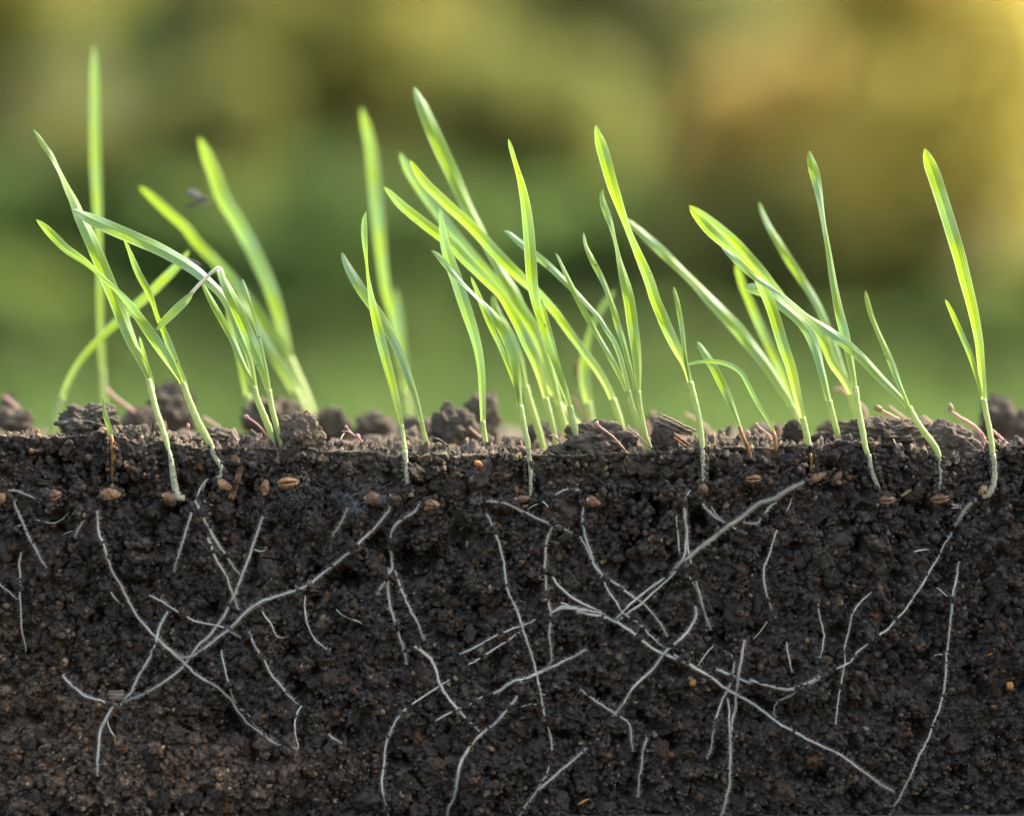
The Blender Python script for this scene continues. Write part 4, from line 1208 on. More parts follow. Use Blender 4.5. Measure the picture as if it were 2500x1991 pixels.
# --- behind the front row, softer ------------------------------------------------------------------
REAR = 'blurred wheat seedlings behind the front row'
seedling('blurred straight vertical blade, the tallest one', (255, 1050),
         [(fr('A', (622, 292), (618, 330, 42), (618, 410, 68), (620, 590, 88), (622, 800, 98), (624, 1000, 100), (630, 1200, 96), (638, 1400, 82))
           + fr('B', (642, 200, 68), (650, 420, 58), (656, 640, 56), (660, 850, 52), (668, 1000, 48), (674, 1120, 44)), .3, .0, .5)],
         fr('B', (672, 1080, 42), (680, 1250, 42), (686, 1420, 42)), dep=.085, group=REAR, sink=.02)
seedling('blurred seedling with two long blades leaning together over the gnat', (775, 1048),
         [(fr('A', (1310, 900), (1322, 935, 70), (1352, 1010, 108), (1402, 1130, 130), (1480, 1330, 140))
           + fr('B', (1535, 70, 140), (1620, 215, 140), (1700, 375, 140), (1768, 530, 134), (1818, 690, 124), (1856, 830, 108), (1888, 960, 80), (1905, 1030, 66)), .55, .002, .3),
          (fr('A', (912, 1226), (950, 1255, 66), (1010, 1308, 84), (1120, 1412, 92), (1220, 1500, 96))
           + fr('B', (1300, 258, 108), (1420, 380, 112), (1520, 490, 116), (1620, 612, 116), (1730, 760, 112), (1815, 870, 98), (1870, 960, 76), (1905, 1040, 60)), .35, -.008, -.3)],
         fr('B', (1898, 1010, 76), (1945, 1120, 78), (2000, 1240, 78), (2040, 1350, 76), (2078, 1475, 64)), dep=.072, group=REAR, sink=.02)
seedling('blurred lower blade tucked under the two long leaning blades', (745, 1000),
         [(fr('B', (1555, 585), (1580, 635, 50), (1640, 730, 72), (1725, 865, 84), (1812, 1005, 92), (1890, 1130, 96), (1950, 1240, 84)), .2, .0, .2)],
         fr('B', (1940, 1220, 70), (1995, 1330, 60), (2030, 1420, 54)), dep=.066, group=REAR, sink=.02)
seedling('blurred low blade bowing across behind the tall twisted seedling', (128, 1048),
         [(fr('B', (1246, 298), (1225, 330, 40), (1170, 400, 60), (1080, 490, 76), (980, 585, 80), (880, 672, 80), (780, 762, 72), (690, 850, 62), (600, 942, 56), (520, 1040, 54), (450, 1160, 54), (400, 1290, 50)), .3, -.012, .2)],
         fr('B', (410, 1260, 50), (375, 1360, 48), (345, 1490, 46)), dep=.05, group=REAR, sink=.02)
seedling('blurred pale upright stalk behind the seedling with a folded leaf', (612, 1062),
         [(fr('B', (1500, 650), (1515, 740, 50), (1550, 880, 62), (1585, 1030, 64), (1612, 1170, 60), (1632, 1280, 54)), .3, .0, .2)],
         fr('B', (1628, 1250, 52), (1645, 1360, 50), (1658, 1500, 46)), dep=.055, group=REAR, sink=.02)
seedling('blurred pair of blades, one tall and one short, behind the crossed blades', (1000, 1035),
         [(fr('C', (224, 162), (228, 205, 60), (246, 280, 86), (276, 400, 106), (298, 560, 116), (314, 720, 120), (328, 880, 116), (344, 1060, 106), (362, 1240, 92), (386, 1400, 80))
           + fr('D', (418, 440, 72), (448, 600, 62), (476, 740, 56), (500, 860, 52), (520, 1000, 50)), .5, .002, .3),
          (fr('D', (444, 276), (454, 330, 44), (472, 450, 60), (488, 580, 58), (500, 700, 52), (512, 820, 46), (524, 930, 42)), .7, .01, .2)],
         fr('D', (514, 950, 52), (530, 1080, 54), (540, 1170, 52)), dep=.085, group=REAR, sink=.02)
seedling('slightly blurred bright blade, the tallest of the dense middle tuft', (1395, 1082),
         [(fr('C', (565, 32), (578, 60, 50), (602, 110, 80), (650, 225, 102), (702, 345, 116), (760, 475, 120), (820, 600, 116), (872, 715, 106), (930, 840, 96), (982, 935, 88), (1035, 1040, 80), (1090, 1150, 78), (1150, 1265, 84), (1220, 1370, 90))
           + fr('D', (1270, 405, 96), (1335, 510, 100), (1395, 620, 98), (1445, 740, 88), (1485, 870, 72), (1515, 990, 54), (1530, 1060, 44)), .12, .01, .1)],
         fr('D', (1524, 1040, 44), (1550, 1140, 42), (1580, 1230, 40), (1606, 1310, 38)), dep=.026, group=REAR, sink=.02)
seedling('slightly blurred blade with a pale tip hooked beside a second tip in the tuft', (1427, 1056),
         [(fr('C', (478, 458), (486, 490, 50), (512, 545, 72), (565, 635, 82), (640, 745, 86), (720, 852, 88), (800, 960, 88), (880, 1062, 86), (960, 1155, 86), (1035, 1240, 80))
           + fr('D', (1110, 250, 76), (1175, 345, 74), (1235, 450, 74), (1295, 570, 78), (1345, 690, 80), (1395, 800, 74), (1445, 910, 62), (1500, 1000, 48)), .6, .012, .2)],
         fr('D', (1485, 980, 46), (1550, 1070, 42), (1625, 1150, 42), (1690, 1232, 40)), dep=.034, group=REAR, sink=.02)
seedling('broad smooth blade arching the full width of the tuft down to its far side', (1518, 1042),
         [(fr('C', (543, 510), (560, 545, 46), (600, 612, 66), (655, 680, 78), (725, 748, 82), (800, 822, 86), (880, 892, 88), (960, 968, 90), (1030, 1042, 94), (1105, 1122, 98), (1182, 1202, 98), (1262, 1282, 90), (1342, 1355, 78))
           + fr('D', (1415, 350, 70), (1495, 440, 66), (1568, 540, 66), (1638, 632, 66), (1708, 722, 66), (1778, 822, 62), (1838, 925, 56), (1885, 1030, 50)), .55, -.004, -.2)],
         fr('D', (1875, 1005, 50), (1905, 1090, 46), (1928, 1160, 42), (1940, 1215, 38)), dep=.024, group=REAR, sink=.02)
seedling('blade leaning low to one side in front of the tuft with a yellow-green tip', (1357, 1082),
         [(fr('C', (370, 688), (392, 712, 42), (435, 762, 64), (505, 830, 80), (580, 890, 88), (660, 952, 92), (740, 1012, 92), (820, 1076, 92), (900, 1162, 92), (980, 1242, 88), (1060, 1322, 82), (1140, 1402, 76))
           + fr('D', (1200, 425, 76), (1258, 530, 82), (1312, 645, 86), (1358, 745, 80), (1392, 850, 64), (1422, 960, 50), (1440, 1020, 42)), .3, -.001, .25)],
         fr('D', (1434, 1000, 42), (1462, 1110, 40), (1488, 1220, 38), (1505, 1300, 36)), dep=.016, group=REAR, sink=.02)
seedling('soft yellow-green blade rising through the middle of the tuft', (1326, 1096),
         [(fr('D', (1090, 320), (1095, 360, 40), (1115, 430, 68), (1162, 525, 80), (1218, 640, 86), (1264, 760, 76), (1290, 870, 58), (1305, 940, 48)), .15, .004, .2)],
         fr('D', (1302, 920, 48), (1325, 1010, 48), (1360, 1120, 48), (1392, 1230, 48), (1422, 1340, 42)), dep=.022, group=REAR, sink=.02)
seedling('short blurred blade curving the opposite way behind the sweeping leaf', (1447, 1040),
         [(fr('D', (1888, 288), (1868, 318, 46), (1828, 370, 62), (1780, 450, 60), (1738, 530, 55), (1708, 625, 50), (1690, 720, 62), (1685, 800, 80), (1690, 880, 86), (1702, 970, 74), (1718, 1050, 54)), .5, .006, .2)],
         fr('D', (1714, 1030, 50), (1730, 1110, 46), (1745, 1190, 42)), dep=.05, group=REAR, sink=.02)
seedling('soft-edged broad leaf leaning back from behind the pointed dark clod', (1950, 1030),
         [(fr('E', (-192, 628), (-170, 650, 44), (-120, 695, 62), (-50, 760, 78), (20, 822, 88), (90, 890, 84), (180, 975, 72), (262, 1055, 74), (350, 1152, 94), (450, 1255, 106), (540, 1352, 112), (620, 1450, 106))
           + fr('F', (395, 425, 98), (455, 500, 90), (510, 580, 82), (560, 660, 70), (608, 735, 56), (640, 810, 46)), .25, .004, .25)],
         fr('F', (632, 785, 46), (655, 845, 44), (675, 900, 42), (690, 960, 40)), dep=.03, group=REAR, sink=.02)
seedling('soft long blade running parallel above the diagonal sweeping leaf', (2085, 1000),
         [(fr('E', (222, 544), (255, 566, 42), (330, 622, 60), (440, 712, 76), (540, 802, 80), (620, 890, 88), (690, 970, 86), (750, 1050, 76), (805, 1120, 70), (870, 1200, 70), (950, 1280, 72), (1040, 1362, 76), (1110, 1450, 76))
           + fr('F', (910, 520, 74), (960, 595, 66), (1000, 665, 50), (1025, 725, 40)), .3, .002, .2)],
         fr('F', (1020, 705, 40), (1045, 790, 38), (1066, 880, 38), (1085, 980, 36)), dep=.018, group=REAR, sink=.02)
seedling('blurred slim blade behind the tall slim seedling with a rounded tip', (2078, 960),
         [(fr('E', (684, 518), (692, 548, 32), (715, 610, 42), (762, 705, 52), (820, 802, 66), (880, 902, 72), (940, 992, 72), (1000, 1082, 66), (1060, 1182, 62), (1110, 1290, 62), (1152, 1400, 62), (1190, 1495, 58))
           + fr('F', (945, 495, 54), (975, 580, 48), (1000, 660, 40)), .3, .004, .2)],
         fr('F', (994, 640, 40), (1020, 740, 38), (1048, 850, 36), (1070, 980, 34)), dep=.034, group=REAR, sink=.02)
seedling('blurred narrow blade between the soft-edged broad leaf and the upright yellow-green blade', (1945, 1010),
         [(fr('E', (528, 918), (540, 960, 40), (570, 1055, 58), (622, 1180, 62), (682, 1320, 66), (740, 1440, 70), (788, 1540, 68))
           + fr('F', (545, 520, 64), (585, 620, 58), (620, 720, 52), (648, 810, 46)), .25, .004, .2)],
         fr('F', (642, 790, 46), (668, 880, 44), (688, 980, 40)), dep=.045, group=REAR, sink=.02)
# ------------------------------------------------------------------ loose kernels in the cut
loose_kernel('broken orange kernel half out of view at the edge of the cut', fr('U1', (8, 662))[0], 36, 27, 40, 120, .1, 1)
loose_kernel('dark kernel with a grey-blue mould spot on its shell', fr('U1', (418, 638))[0], 34, 29, 15, 30, .55, 2)
loose_kernel('large shiny brown kernel right below the orange withered sprout', fr('U1', (835, 632))[0], 53, 29, -2, 80, .05, 3, .3)
loose_kernel('smooth brown kernel standing upright near the short brown twig', fr('U1', (1997, 578))[0], 41, 25, 86, 180, .15, 4)
loose_kernel('pale tan kernel with a dark red crease facing out', fr('U2', (322, 548))[0], 55, 29, 6, 0, -.35, 5, .3)
loose_kernel('reddish kernel wrapped in white mould threads', fr('U2', (955, 660))[0], 42, 29, 12, 150, .55, 6, .5)
loose_kernel('dull broken kernel between the mould and the straight pale shoot', fr('U2', (1130, 660))[0], 34, 24, -10, 140, .85, 7, .6)
loose_kernel('worn ochre kernel beside the root that starts under the spoon-tipped seedling', fr('U2', (1405, 706))[0], 42, 25, -14, 40, .3, 8, .5)
loose_kernel('plump dark kernel above the hairy root in the middle of the cut', fr('U3', (768, 692))[0], 38, 27, -15, 170, .45, 9, .35)
loose_kernel('small dim kernel tilted upright under the splintered wood', fr('U3', (1297, 625))[0], 34, 18, 55, 20, .6, 10, .5)
loose_kernel('tan kernel with an open red crease under the short curved blade', fr('U4', (124, 517))[0], 44, 24, 2, 10, .2, 11)
loose_kernel('dim brown kernel tilted upright beside the attached brown kernel', fr('U4', (752, 500))[0], 36, 20, 48, 60, .8, 12, .5)
loose_kernel('matt brown kernel below the white speckled shoot', fr('U4', (1128, 675))[0], 43, 25, 2, 20, .5, 13)
loose_kernel('dark striped kernel at the tip of the straight bent shoot', fr('U4', (1528, 665))[0], 50, 27, 8, 15, .5, 14, .3)

# ------------------------------------------------------------------ roots
def hairs(parent, C, r, rng, dens, length):
    """fine root hairs: slim three-sided spikes"""
    seg = np.linalg.norm(np.diff(C, axis=0), axis=1)
    n = int(seg.sum() * dens)
    if n < 4: return
    t = np.sort(rng.random(n)) * (len(C) - 1)
    i = np.minimum(t.astype(int), len(C) - 2); f = (t - i)[:, None]
    p = C[i] * (1 - f) + C[i + 1] * f
    p[:, 1] -= np.interp(t, np.arange(len(r)), r) * .35
    T = C[i + 1] - C[i]; T /= np.linalg.norm(T, axis=1)[:, None] + 1e-12
    a = rng.normal(size=(n, 3)); a -= T * (a * T).sum(1)[:, None]
    a[:, 1] = -np.abs(a[:, 1]) * .25
    a /= np.linalg.norm(a, axis=1)[:, None] + 1e-12
    dirv = a + T * (rng.normal(size=n) * .35)[:, None]
    L = length * (.35 + .9 * rng.random(n) ** 1.5)[:, None]
    w = .00004
    s = np.cross(dirv, T); s /= np.linalg.norm(s, axis=1)[:, None] + 1e-12
    s2 = np.cross(dirv, s); s2 /= np.linalg.norm(s2, axis=1)[:, None] + 1e-12
    bend = rng.normal(size=(n, 3)) * .25 * L
    v = np.stack([p + s * w, p - s * w * .5 + s2 * w * .87, p - s * w * .5 - s2 * w * .87, p + dirv * L + bend], 1).reshape(-1, 3)
    k = np.arange(n)[:, None] * 4
    fc = np.concatenate([k + np.array([[0, 1, 3]]), k + np.array([[1, 2, 3]]), k + np.array([[2, 0, 3]])])
    o = link_mesh('root_hairs', v, fc, M_HAIR, parent, smooth=False)
    tag(o, kind='stuff')

ROOT_PX = []
def root_path(pts, w, rng, out):
    L = sum(math.hypot(pts[i + 1][0] - pts[i][0], pts[i + 1][1] - pts[i][1]) for i in range(len(pts) - 1))
    n = int(np.clip(L / 4.5, 8, 260))
    a = hermite([(p[0], p[1]) for p in pts], n)
    k = np.convolve(rng.normal(size=n + 8), np.ones(9) / 9, 'valid')
    k2 = np.convolve(rng.normal(size=n + 8), np.ones(9) / 9, 'valid')
    k3 = np.convolve(rng.normal(size=n + 2), np.ones(3) / 3, 'valid')
    a = a + np.stack([k, k2], 1) * 3.0 + np.stack([k3, -k3], 1) * .5
    t = np.linspace(0, 1, n)
    r = w * .82 * PX / 2 * (.70 + .6 * np.convolve(rng.random(n + 6), np.ones(7) / 7, 'valid')) * np.clip(t * 9 + .45, 0, 1) * np.clip((1 - t) * 2.6 + .28, 0, 1)
    C = on_face(a[:, 0], a[:, 1], 0)
    C2 = on_face(a[:, 0], a[:, 1], 0, soft=True)
    C[:, 1] = .45 * C[:, 1] + .55 * C2[:, 1]
    C[:, 1] = np.convolve(np.pad(C[:, 1], 6, mode='edge'), np.ones(13) / 13, 'valid')
    dip = np.convolve(rng.normal(size=n + 30), np.ones(31) / 31, 'valid') * 5.5
    C[:, 1] += -r * .35 + np.clip(dip - .8, 0, 1.2) * .0007 - out - .0002
    ROOT_PX.append(a[::3])
    return C, r
def root(label, pts, w, age=.3, hair=1.0, side=(), out=.0, seed=None):
    rng = np.random.default_rng(seed if seed is not None else int(pts[0][0] * 3 + pts[0][1] * 5))
    C, r = root_path(pts, w, rng, out)
    v, f = tube(C, r, 8)
    o = link_mesh('plant_root', v, f, M_ROOT)
    o['age'] = float(age)
    tag(o, label, 'root', 'roots in the cut face')
    if hair > 0: hairs(o, C, r, rng, 26000 * hair, .0012)
    for sp, sw in side:
        C, r = root_path(sp, sw, rng, out)
        v, f = tube(C, r, 6)
        s = link_mesh('rootlet', v, f, M_ROOT, o)
        s['age'] = float(min(1, age + .1))
    return o

U1, U2, U3, U4 = (lambda *p: fr('U1', *p)), (lambda *p: fr('U2', *p)), (lambda *p: fr('U3', *p)), (lambda *p: fr('U4', *p))
L1, L2, L3, L4 = (lambda *p: fr('L1', *p)), (lambda *p: fr('L2', *p)), (lambda *p: fr('L3', *p)), (lambda *p: fr('L4', *p))
root('short olive root bending away from the broken orange kernel', U1((55, 605), (120, 610), (175, 625), (240, 657), (305, 695)), 6, .8, .6)
root('brownish root slanting down below the broken orange kernel', U1((105, 665), (130, 745), (175, 850), (225, 960), (270, 1050), (310, 1130), (352, 1188)), 8, .75, 1.0, [(U1((165, 858), (110, 880), (50, 908)), 4)])
root('thin yellow curved rootlet below the mould-spotted kernel', U1((258, 820), (320, 840), (410, 850), (470, 825), (516, 768)), 3.6, .7, .1)
root('short hairy stub of root below the large shiny kernel, off to one side', U1((635, 825), (600, 890), (565, 955)), 6, .7, 1.2, [(U1((548, 905), (510, 920), (473, 938)), 3.2)])
root('long root running diagonally from below the large shiny kernel to the big hollow',
     U1((728, 760), (742, 860), (755, 950), (795, 1080), (848, 1210), (908, 1320), (960, 1420)) + L1((1012, 0), (1080, 92), (1160, 190), (1240, 272), (1330, 342), (1430, 432), (1490, 482), (1600, 560), (1720, 652), (1800, 752), (1868, 850), (1935, 905), (2020, 962), (2100, 1010))
     + L2((300, 1022), (385, 1042)), 7.5, .4, 1.0, [(U1((745, 925), (765, 960), (782, 990)), 3.5)], .0003)
root('straight root slanting from the crossing down to the wood chip', L1((1265, 5), (1212, 110), (1178, 212), (1132, 340), (1062, 460), (1010, 560), (962, 640), (918, 690)), 7.5, .15, 1.3, (), .0004)
root('short white root hanging straight below the curled-shoot seedling kernel', U1((1445, 775), (1400, 910), (1352, 1060), (1322, 1160), (1312, 1215)), 6, .3, 1.2)
root('forked root tip below the wood chip', L1((915, 700), (850, 722), (802, 810), (762, 890), (738, 1040), (730, 1140), (732, 1242)), 8, .2, 1.3, [(L1((808, 815), (828, 880), (865, 970)), 4.5)])
root('fuzzy white root curving in from the side to the wood chip', L1((468, 478), (540, 562), (640, 632), (740, 672), (840, 714), (908, 715)), 7.5, .05, 1.7)
root('long root from the pale tan kernel slanting down across others to the wood chip',
     U1((1978, 795), (1945, 900), (1910, 1010), (1870, 1120), (1822, 1250), (1752, 1410), (1695, 1525)) + L1((1642, 100), (1572, 180), (1508, 240), (1440, 332), (1380, 412), (1262, 510), (1180, 570), (1050, 640), (925, 690)), 7.5, .4, 1.4, [(U1((1915, 1040), (1955, 1058), (1998, 1048)), 4)])
root('brown rough root running down from the forked white strands below the curled shoot', U1((1470, 670), (1510, 790), (1580, 900), (1650, 1020), (1720, 1130), (1805, 1240)), 8.5, .85, 1.0)
root('forked white strands of root just below the brown twig', U1((1562, 518), (1510, 590), (1478, 655)), 6, .25, .6, [(U1((1555, 530), (1532, 610)), 4.5), (U1((1530, 680), (1560, 705), (1605, 718)), 4)])
root('white root running parallel below the brown rough root', U1((1562, 960), (1610, 1090), (1680, 1222), (1740, 1345), (1800, 1500)), 6, .25, 1.1)
root('long pale hairy root sweeping from under the mould down to the curved crossing',
     U2((1098, 705), (1062, 780), (960, 890), (880, 980), (720, 1120), (590, 1220), (480, 1310), (370, 1352), (230, 1400), (120, 1442), (0, 1522)) + L1((1740, 120), (1650, 190), (1550, 265), (1455, 338), (1390, 352), (1300, 312), (1200, 222)), 7, .22, 1.7, (), .0004)
root('thin root crossing behind the long ones, slanting gently down', U1((1115, 1388), (1200, 1430), (1280, 1480), (1385, 1540)) + L1((1440, 62), (1560, 102), (1690, 132), (1820, 200)), 5.5, .3, .6)
root('short thin root fragment lying beside the long diagonal root', U1((790, 1300), (840, 1390), (902, 1445)), 4.5, .15, .3)
root('nearly vertical pale root close to the edge of the cut', U1((160, 1068), (150, 1200), (150, 1350), (155, 1530)) + L1((165, 130), (200, 300)), 6, .6, .4)
root('thin slanting root end touching the nearly vertical pale root', U1((0, 1308), (70, 1360), (142, 1422)), 4.5, .4, .5)
root('fine white rootlet that joins the long diagonal root by the big hollow', L1((1665, 288), (1688, 430), (1730, 592), (1772, 695)), 4.5, .1, .5)
root('fine white strand bridging the big hollow', L1((1800, 730), (1860, 775), (1905, 850), (1945, 900)), 3.6, .1, .5)
root('white root slanting down to the corner above the big hollow', L1((1864, 150), (1920, 270), (2000, 400), (2060, 502), (2150, 615)) + L2((390, 702)), 6, .2, .9)
root('thin white root hanging in a double bend beside the big hollow', L2((420, 710), (388, 770), (375, 960), (392, 1020), (380, 1055)), 4.5, .1, .3)
root('short straight root with a hooked tip under the sweeping hairy root', U1((1945, 1470), (1990, 1540)) + L1((2035, 105), (2092, 190)) + L2((295, 192)), 4.5, .25, .5)
root('short smooth root bowing down alone above the dark gap', U2((452, 1390), (445, 1500)) + L2((462, 92), (520, 200), (632, 306)), 5, .15, .5)
root('little curved root beside the lone bowed one', U2((680, 1500), (720, 1535)) + L2((790, 62), (850, 85), (935, 112)), 5, .1, .5)
root('thick pale root bending down under the worn ochre kernel with a side fork', U2((1318, 688), (1270, 762), (1182, 812), (1125, 868), (1092, 930), (1080, 1040), (1100, 1105), (1104, 1180), (1062, 1262), (985, 1386)), 8, .35, 1.2)
root('brown hairy root dropping straight under the thick bent root', U2((1078, 1180), (1072, 1300), (1080, 1430), (1102, 1530)) + L2((1140, 142), (1180, 282), (1212, 400)), 6.5, .7, 1.2)
root('pale root leaving the fork towards the small clods', U2((1115, 1208), (1170, 1352), (1222, 1452)) + L2((1248, 5), (1300, 110), (1345, 222)), 6, .35, 1.2)
root('very long root falling from the dark gap down to the lower fork',
     U2((1805, 778), (1850, 870), (1890, 962), (1930, 1100), (1950, 1205), (1966, 1330), (2000, 1440)) + L3((190, 0), (240, 142), (290, 292), (330, 460), (360, 602), (390, 752), (422, 860), (450, 962), (445, 1092), (410, 1220), (340, 1342), (270, 1440), (195, 1550)), 6.5, .35, .8,
     [(U2((2010, 1455), (2050, 1440), (2088, 1440)), 3.2), (L3((372, 630), (410, 628)), 3.2), (L3((215, 720), (280, 708), (340, 700)), 3.2)])
root('side root climbing out of the lower fork', L3((345, 1340), (460, 1262), (540, 1190), (640, 1100), (712, 1028)), 7, .15, 1.4)
root('grey root slanting down from the dull kernel of the straight shoot', U2((1810, 685), (1930, 700)) + U3((130, 712), (250, 772), (370, 832), (480, 866), (612, 922)), 6.5, .6, 1.0)
root('thin hooked rootlet beside the plump dark kernel', U3((660, 608), (580, 592), (500, 622), (445, 662)), 5, .5, .5, [(U3((640, 575), (660, 555)), 3)])
root('pale scrap of rootlet beside the dull kernel of the straight shoot', U3((385, 685), (415, 715), (440, 748)), 4, .2, .2, [(U3((345, 704), (300, 722), (268, 746)), 3.5)])
root('straight hairy root falling from the end of the grey slanting root', U3((465, 868), (420, 970), (405, 1082), (400, 1202), (410, 1332), (430, 1470)) + L3((440, 0), (435, 200), (450, 330), (448, 385), (382, 450)), 6, .45, 1.0, [(U3((395, 1260), (362, 1275)), 3)])
root('long hairy root falling from beside the plump dark kernel, then turning diagonal', U3((692, 688), (686, 800), (700, 922), (740, 1062), (780, 1182), (860, 1252), (960, 1322), (1060, 1402), (1162, 1482)) + L3((1215, 22), (1270, 110), (1322, 192)), 6.5, .35, .9)
root('white root crossing the bundle on its way down', U3((662, 948), (722, 1052), (752, 1130), (810, 1215), (870, 1342), (932, 1432), (1000, 1530)) + L3((1030, 42), (1130, 122), (1222, 212), (1305, 275)), 5.5, .25, .7)
root('bowed white root leading into the bundle of strands', U3((445, 1222), (480, 1292), (560, 1372), (660, 1442), (780, 1502), (840, 1540)), 7, .15, .8)
root('longest root, leaving the bundle and running diagonally to the bottom corner',
     U3((450, 1522), (520, 1492), (620, 1490), (720, 1502)) + L3((640, 0), (780, 32), (920, 76), (1000, 122), (1105, 202), (1240, 298), (1400, 368), (1540, 432), (1640, 500), (1780, 592), (1900, 662), (2000, 722), (2148, 832)) + L4((400, 892), (520, 952), (660, 1022), (790, 1090), (900, 1172), (1000, 1242), (1100, 1322), (1172, 1362)), 8, .12, 1.2, [], .0003)
root('parallel strand doubled along the longest root above its middle', L3((1370, 330), (1440, 370), (1540, 425)), 5, .1, .6, (), .0003)
root('pale strand of the bundle lying along the upper side', U3((460, 1512), (540, 1475), (640, 1480), (760, 1515), (870, 1545)), 5, .1, .5, [(U3((525, 1440), (580, 1475)), 4)], .0004)
root('long brown furry root rising from the bundle to the brown kernel', U4((500, 540), (400, 595), (300, 655)) + U3((2010, 705), (1900, 782), (1800, 862), (1680, 952), (1530, 1062), (1430, 1152), (1340, 1242)), 12, .95, 2.2, (), .0002)
root('white strand continuing the brown furry root into the bundle', U3((1300, 1262), (1230, 1310), (1160, 1362), (1052, 1442), (962, 1540)) + L3((925, 70)), 6, .08, .5, (), .0005)
root('second white strand beside it, converging on the bundle', U3((1400, 1210), (1310, 1290), (1200, 1390), (1090, 1480), (1010, 1540)) + L3((940, 74)), 6, .25, .5, (), .0005)
root('bent brown strand hanging under the furry root', U4((300, 690), (252, 722), (190, 800), (140, 860), (100, 862), (42, 842)), 6.5, .7, .9)
root('bundle-side root dropping from the crushed kernel with a slight bend', U3((1500, 600), (1468, 650), (1450, 720), (1448, 800), (1465, 902), (1460, 1032), (1440, 1112), (1382, 1205)), 6.5, .4, .8)
root('double strand running from the crushed kernel past the dark hollow', U3((1540, 612), (1600, 722), (1680, 802), (1755, 855)), 7, .5, 1.2, [(U3((1640, 710), (1700, 790), (1755, 838)), 4)])
root('loose end of root beyond the furry one, below the tan open kernel', U3((1815, 878), (1860, 905), (1918, 932)), 5, .35, .5)
root('thin upright rootlet at the edge of the dark hollow', U3((1388, 788), (1400, 922), (1416, 1075)), 4.5, .4, .4)
root('straight strand crossing behind the furry root', U3((1468, 742), (1462, 860), (1466, 960), (1480, 1080), (1512, 1202), (1552, 1352), (1602, 1522)) + L3((1652, 142)), 5.5, .3, .6)
root('slim strand beside the straight one, meeting it lower down', U3((1450, 1200), (1512, 1312), (1562, 1412), (1598, 1500)) + L3((1632, 120)), 4.5, .5, .5)
root('bowed root hanging below the brown kernel', U4((305, 900), (252, 1042), (206, 1182), (200, 1302), (240, 1442), (262, 1502)), 6, .45, .6)
root('straight slanting root running up from the small clods across the longest root', U3((1525, 1470), (1532, 1530)) + L3((1490, 132), (1402, 222), (1302, 312), (1222, 422), (1132, 512), (1050, 592), (992, 690), (905, 792)), 7.5, .12, 1.4, (), .0005)
root('root with a thin orange neck and pale tip below the slanting one', L3((668, 588), (760, 662), (860, 732), (960, 792), (1030, 852), (1045, 905), (1048, 980), (1062, 1060)), 5.5, .3, .9)
root('short hairy vertical root low in the middle of the cut', L3((1175, 922), (1140, 1052), (1116, 1190), (1104, 1300), (1105, 1400)), 6, .5, 1.3)
root('thin root crossing the longest one with a white fuzzy tip', L3((1828, 372), (1792, 570), (1730, 682), (1690, 802), (1670, 932), (1642, 1040), (1612, 1115)), 5.5, .3, .9, [(L3((1828, 372), (1790, 320), (1745, 300)), 3)])
root('long straight root falling to the bottom edge beside the fuzzy-tipped one', L3((1902, 218), (1880, 342), (1852, 502), (1832, 652), (1812, 802), (1800, 952), (1792, 1102), (1786, 1302), (1762, 1422), (1733, 1550)), 8, .5, 1.2, (), .0003)
root('second strand lying close along the long straight root', L3((1770, 648), (1788, 802), (1790, 952), (1790, 1080)), 5, .25, .8, (), .0004)
root('pale root sagging across from the long straight root to the thick white end', L3((1685, 438), (1780, 472), (1950, 532)) + L4((100, 530), (200, 556), (340, 582), (430, 586), (540, 540), (640, 492), (718, 455)), 8, .12, 1.3)
root('long pale root climbing to the hooked seedling at the end', L4((735, 446), (790, 412), (838, 382), (900, 312), (1000, 232), (1120, 142), (1190, 72)) + U4((1230, 1540), (1312, 1420), (1380, 1330), (1442, 1230), (1515, 1095), (1560, 1000), (1605, 920)), 6, .12, .6)
root('brown furry upper end of root under the hooked shoot', U4((1795, 665), (1720, 742), (1665, 822), (1625, 880)), 9, .95, 2.2)
root('thin curling rootlet branching under the thick white end', L4((640, 502), (520, 572), (400, 642), (300, 690), (268, 750), (285, 802)), 4.2, .6, .6)
root('yellowish root hanging nearly straight near the long pale one', U4((1005, 1362), (920, 1452), (870, 1530)) + L4((842, 122), (815, 262), (800, 422), (762, 622), (742, 782), (740, 902), (746, 972), (762, 1008)), 5.5, .5, .3)
root('very long root hanging from the end clods to the bottom corner', U4((1662, 1132), (1642, 1252), (1622, 1402), (1610, 1530)) + L4((1580, 252), (1570, 422), (1550, 602), (1520, 742), (1470, 882), (1412, 1002), (1350, 1122), (1290, 1262), (1230, 1382), (1170, 1482), (1128, 1550)), 6, .3, .7,
     [(L4((1572, 335), (1520, 330), (1468, 345)), 4.5), (U4((1500, 1338), (1560, 1385), (1605, 1412)), 3.6)])
root('short vertical rootlet between the yellowish root and the bowed one', U4((610, 1415), (618, 1530)) + L4((640, 132), (646, 250), (625, 372)), 4.2, .35, .4)
root('small straight rootlet above the thick white end', L4((370, 230), (390, 352), (412, 465)), 4, .45, .3)
root('straight pale root slanting up to the very long one, upper of two', L2((1610, 326), (1760, 262), (1860, 202), (2000, 142), (2100, 102)) + L3((330, 60)), 5.5, .2, .6)
root('straight bluish root slanting up to the very long one, lower of two', L2((1660, 416), (1810, 326), (1930, 246), (2070, 160)), 5.5, .15, .4)
root('stout white root curving down through a cross of thin ones', L2((1262, 266), (1380, 352), (1430, 442), (1462, 562), (1540, 682), (1640, 792), (1765, 900)), 9, .08, 1.1)
root('thin straight root making the upper arm of the cross', L2((1250, 706), (1380, 612), (1532, 512)), 5.5, .12, .4)
